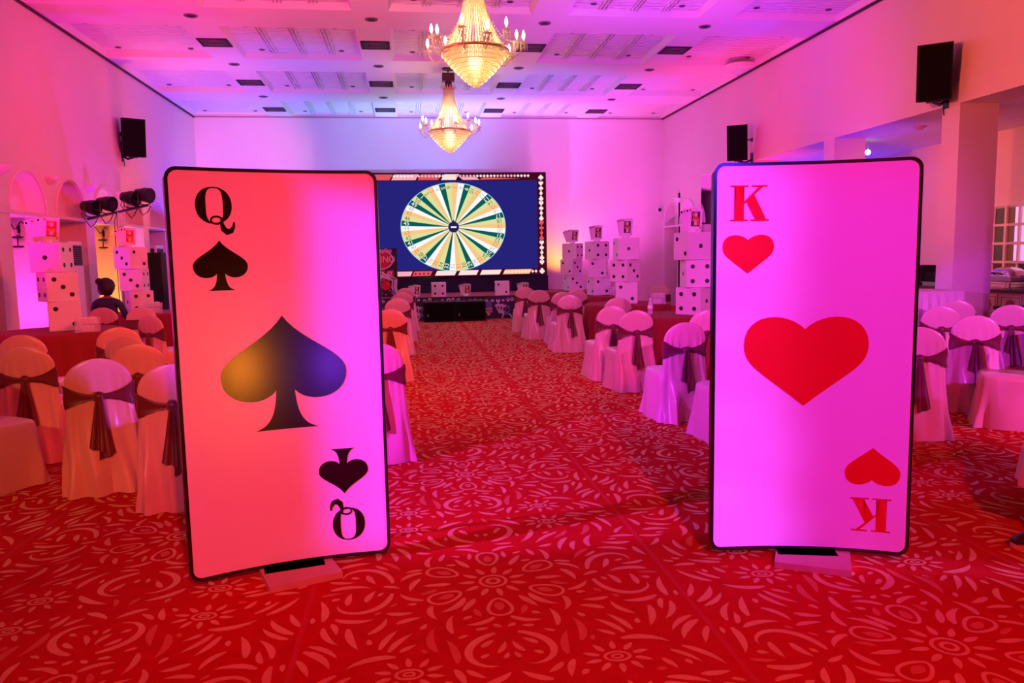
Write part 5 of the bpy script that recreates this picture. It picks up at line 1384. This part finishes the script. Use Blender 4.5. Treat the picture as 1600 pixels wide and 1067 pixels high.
# local +Y is where the person faces (world -X)
J = {'pelvis': ((0, 0, 0.92), (0.15, 0.11)), 'waist': ((0, 0, 1.08), (0.13, 0.095)), 'chest': ((0, 0, 1.28), (0.155, 0.105)), 'should': ((0, 0, 1.40), (0.12, 0.08)), 'neck': ((0, 0.01, 1.47), 0.05), 'head0': ((0, 0.02, 1.53), 0.05)}
E_ = [('pelvis', 'waist'), ('waist', 'chest'), ('chest', 'should'), ('should', 'neck'), ('neck', 'head0')]
for s, n_, fy in ((-1, 'L', 0.33), (1, 'R', -0.16)):
    J[n_+'sh'] = ((0.17*s, 0, 1.385), 0.052); J[n_+'el'] = ((0.23*s, -0.02, 1.11), 0.040); J[n_+'wrist'] = ((0.25*s, 0.06, 0.87), 0.025)
    E_ += [('should', n_+'sh'), (n_+'sh', n_+'el'), (n_+'el', n_+'wrist')]
    hand_edges(J, E_, J[n_+'wrist'][0], (0, 0.25, -1), (0, 1, 0.2), (-s, 0, 0), n_)
    J[n_+'hip'] = ((0.09*s, 0, 0.86), 0.085); J[n_+'knee'] = ((0.09*s, fy*0.6, 0.48), 0.056); J[n_+'ank'] = ((0.09*s, fy, 0.11), 0.036); J[n_+'toe'] = ((0.095*s, fy+0.13, 0.045), 0.033)
    E_ += [('pelvis', n_+'hip'), (n_+'hip', n_+'knee'), (n_+'knee', n_+'ank'), (n_+'ank', n_+'toe')]
link('body', skin('body', J, E_, M_skin), t)
hd = head_mesh(); hd.v = [(x, y+0.03, z+1.62) for x, y, z in hd.v]; ho = hd.build('head', M_skin, t, True); face_parts(ho, (0, 0.03, 1.62))
hb = MB(); rings = []
for z, r, yc in ((1.56, 0.085, -0.02), (1.62, 0.100, -0.015), (1.67, 0.102, -0.005), (1.72, 0.085, 0.01), (1.75, 0.03, 0.012)):
    rings.append([(r*0.85*math.cos(a), yc+r*math.sin(a)*(1 if math.sin(a) < 0 else 0.75), z) for a in [2*PI*i/24 for i in range(24)]])
hb.rings(rings).build('hair', M_hair, t, True)
rings = []
for z, hx, hy in ((0.30, 0.26, 0.405), (0.50, 0.24, 0.37), (0.65, 0.22, 0.32), (0.78, 0.205, 0.20), (0.95, 0.185, 0.145), (1.10, 0.165, 0.125), (1.25, 0.185, 0.135), (1.38, 0.175, 0.12), (1.43, 0.10, 0.085), (1.46, 0.062, 0.062)):
    fo = max(0, (0.95-z))*0.03
    rings.append([((hx+fo*math.sin(9*a))*math.cos(a), (hy+fo*math.sin(9*a+1))*math.sin(a), z) for a in [2*PI*i/48 for i in range(48)]])
MB().rings(rings, False, False).build('tunic', M_pinkcloth, t, True)
for s in (-1, 1):
    MB().tube([(0.15*s, 0, 1.39), (0.20*s, -0.005, 1.26), (0.235*s, -0.02, 1.11), (0.245*s, 0.03, 0.96)], [0.068, 0.062, 0.054, 0.046], 14).build('sleeve', M_pinkcloth, t, True)
for s, fy in ((-1, 0.33), (1, -0.16)):
    rings = []
    for y_, hw, hz in ((-0.085, 0.028, 0.030), (-0.06, 0.040, 0.050), (0.0, 0.042, 0.062), (0.06, 0.044, 0.050), (0.12, 0.050, 0.040), (0.17, 0.046, 0.032), (0.205, 0.028, 0.020)):
        rings.append([(0.092*s+hw*math.cos(a), fy+y_, 0.022+hz*(1+math.sin(a))*0.8) for a in [2*PI*i/20 for i in range(20)]])
    so = MB().rings(rings).build('shoe', M_shoe, t, True)
    out = [(-0.09, 0.032), (-0.03, 0.042), (0.06, 0.046), (0.13, 0.054), (0.19, 0.040), (0.215, 0.015)]
    P = [(0.092*s+w_, fy+y_) for y_, w_ in out]+[(0.092*s-w_, fy+y_) for y_, w_ in out[::-1]]
    b = MB(); n_ = len(P); b.add([(x_, y_, z_) for z_ in (0.002, 0.026) for x_, y_ in P], [tuple(range(n_-1, -1, -1)), tuple(range(n_, 2*n_))]+[(i, (i+1) % n_, n_+(i+1) % n_, n_+i) for i in range(n_)])
    b.build('sole', M_sole, so)
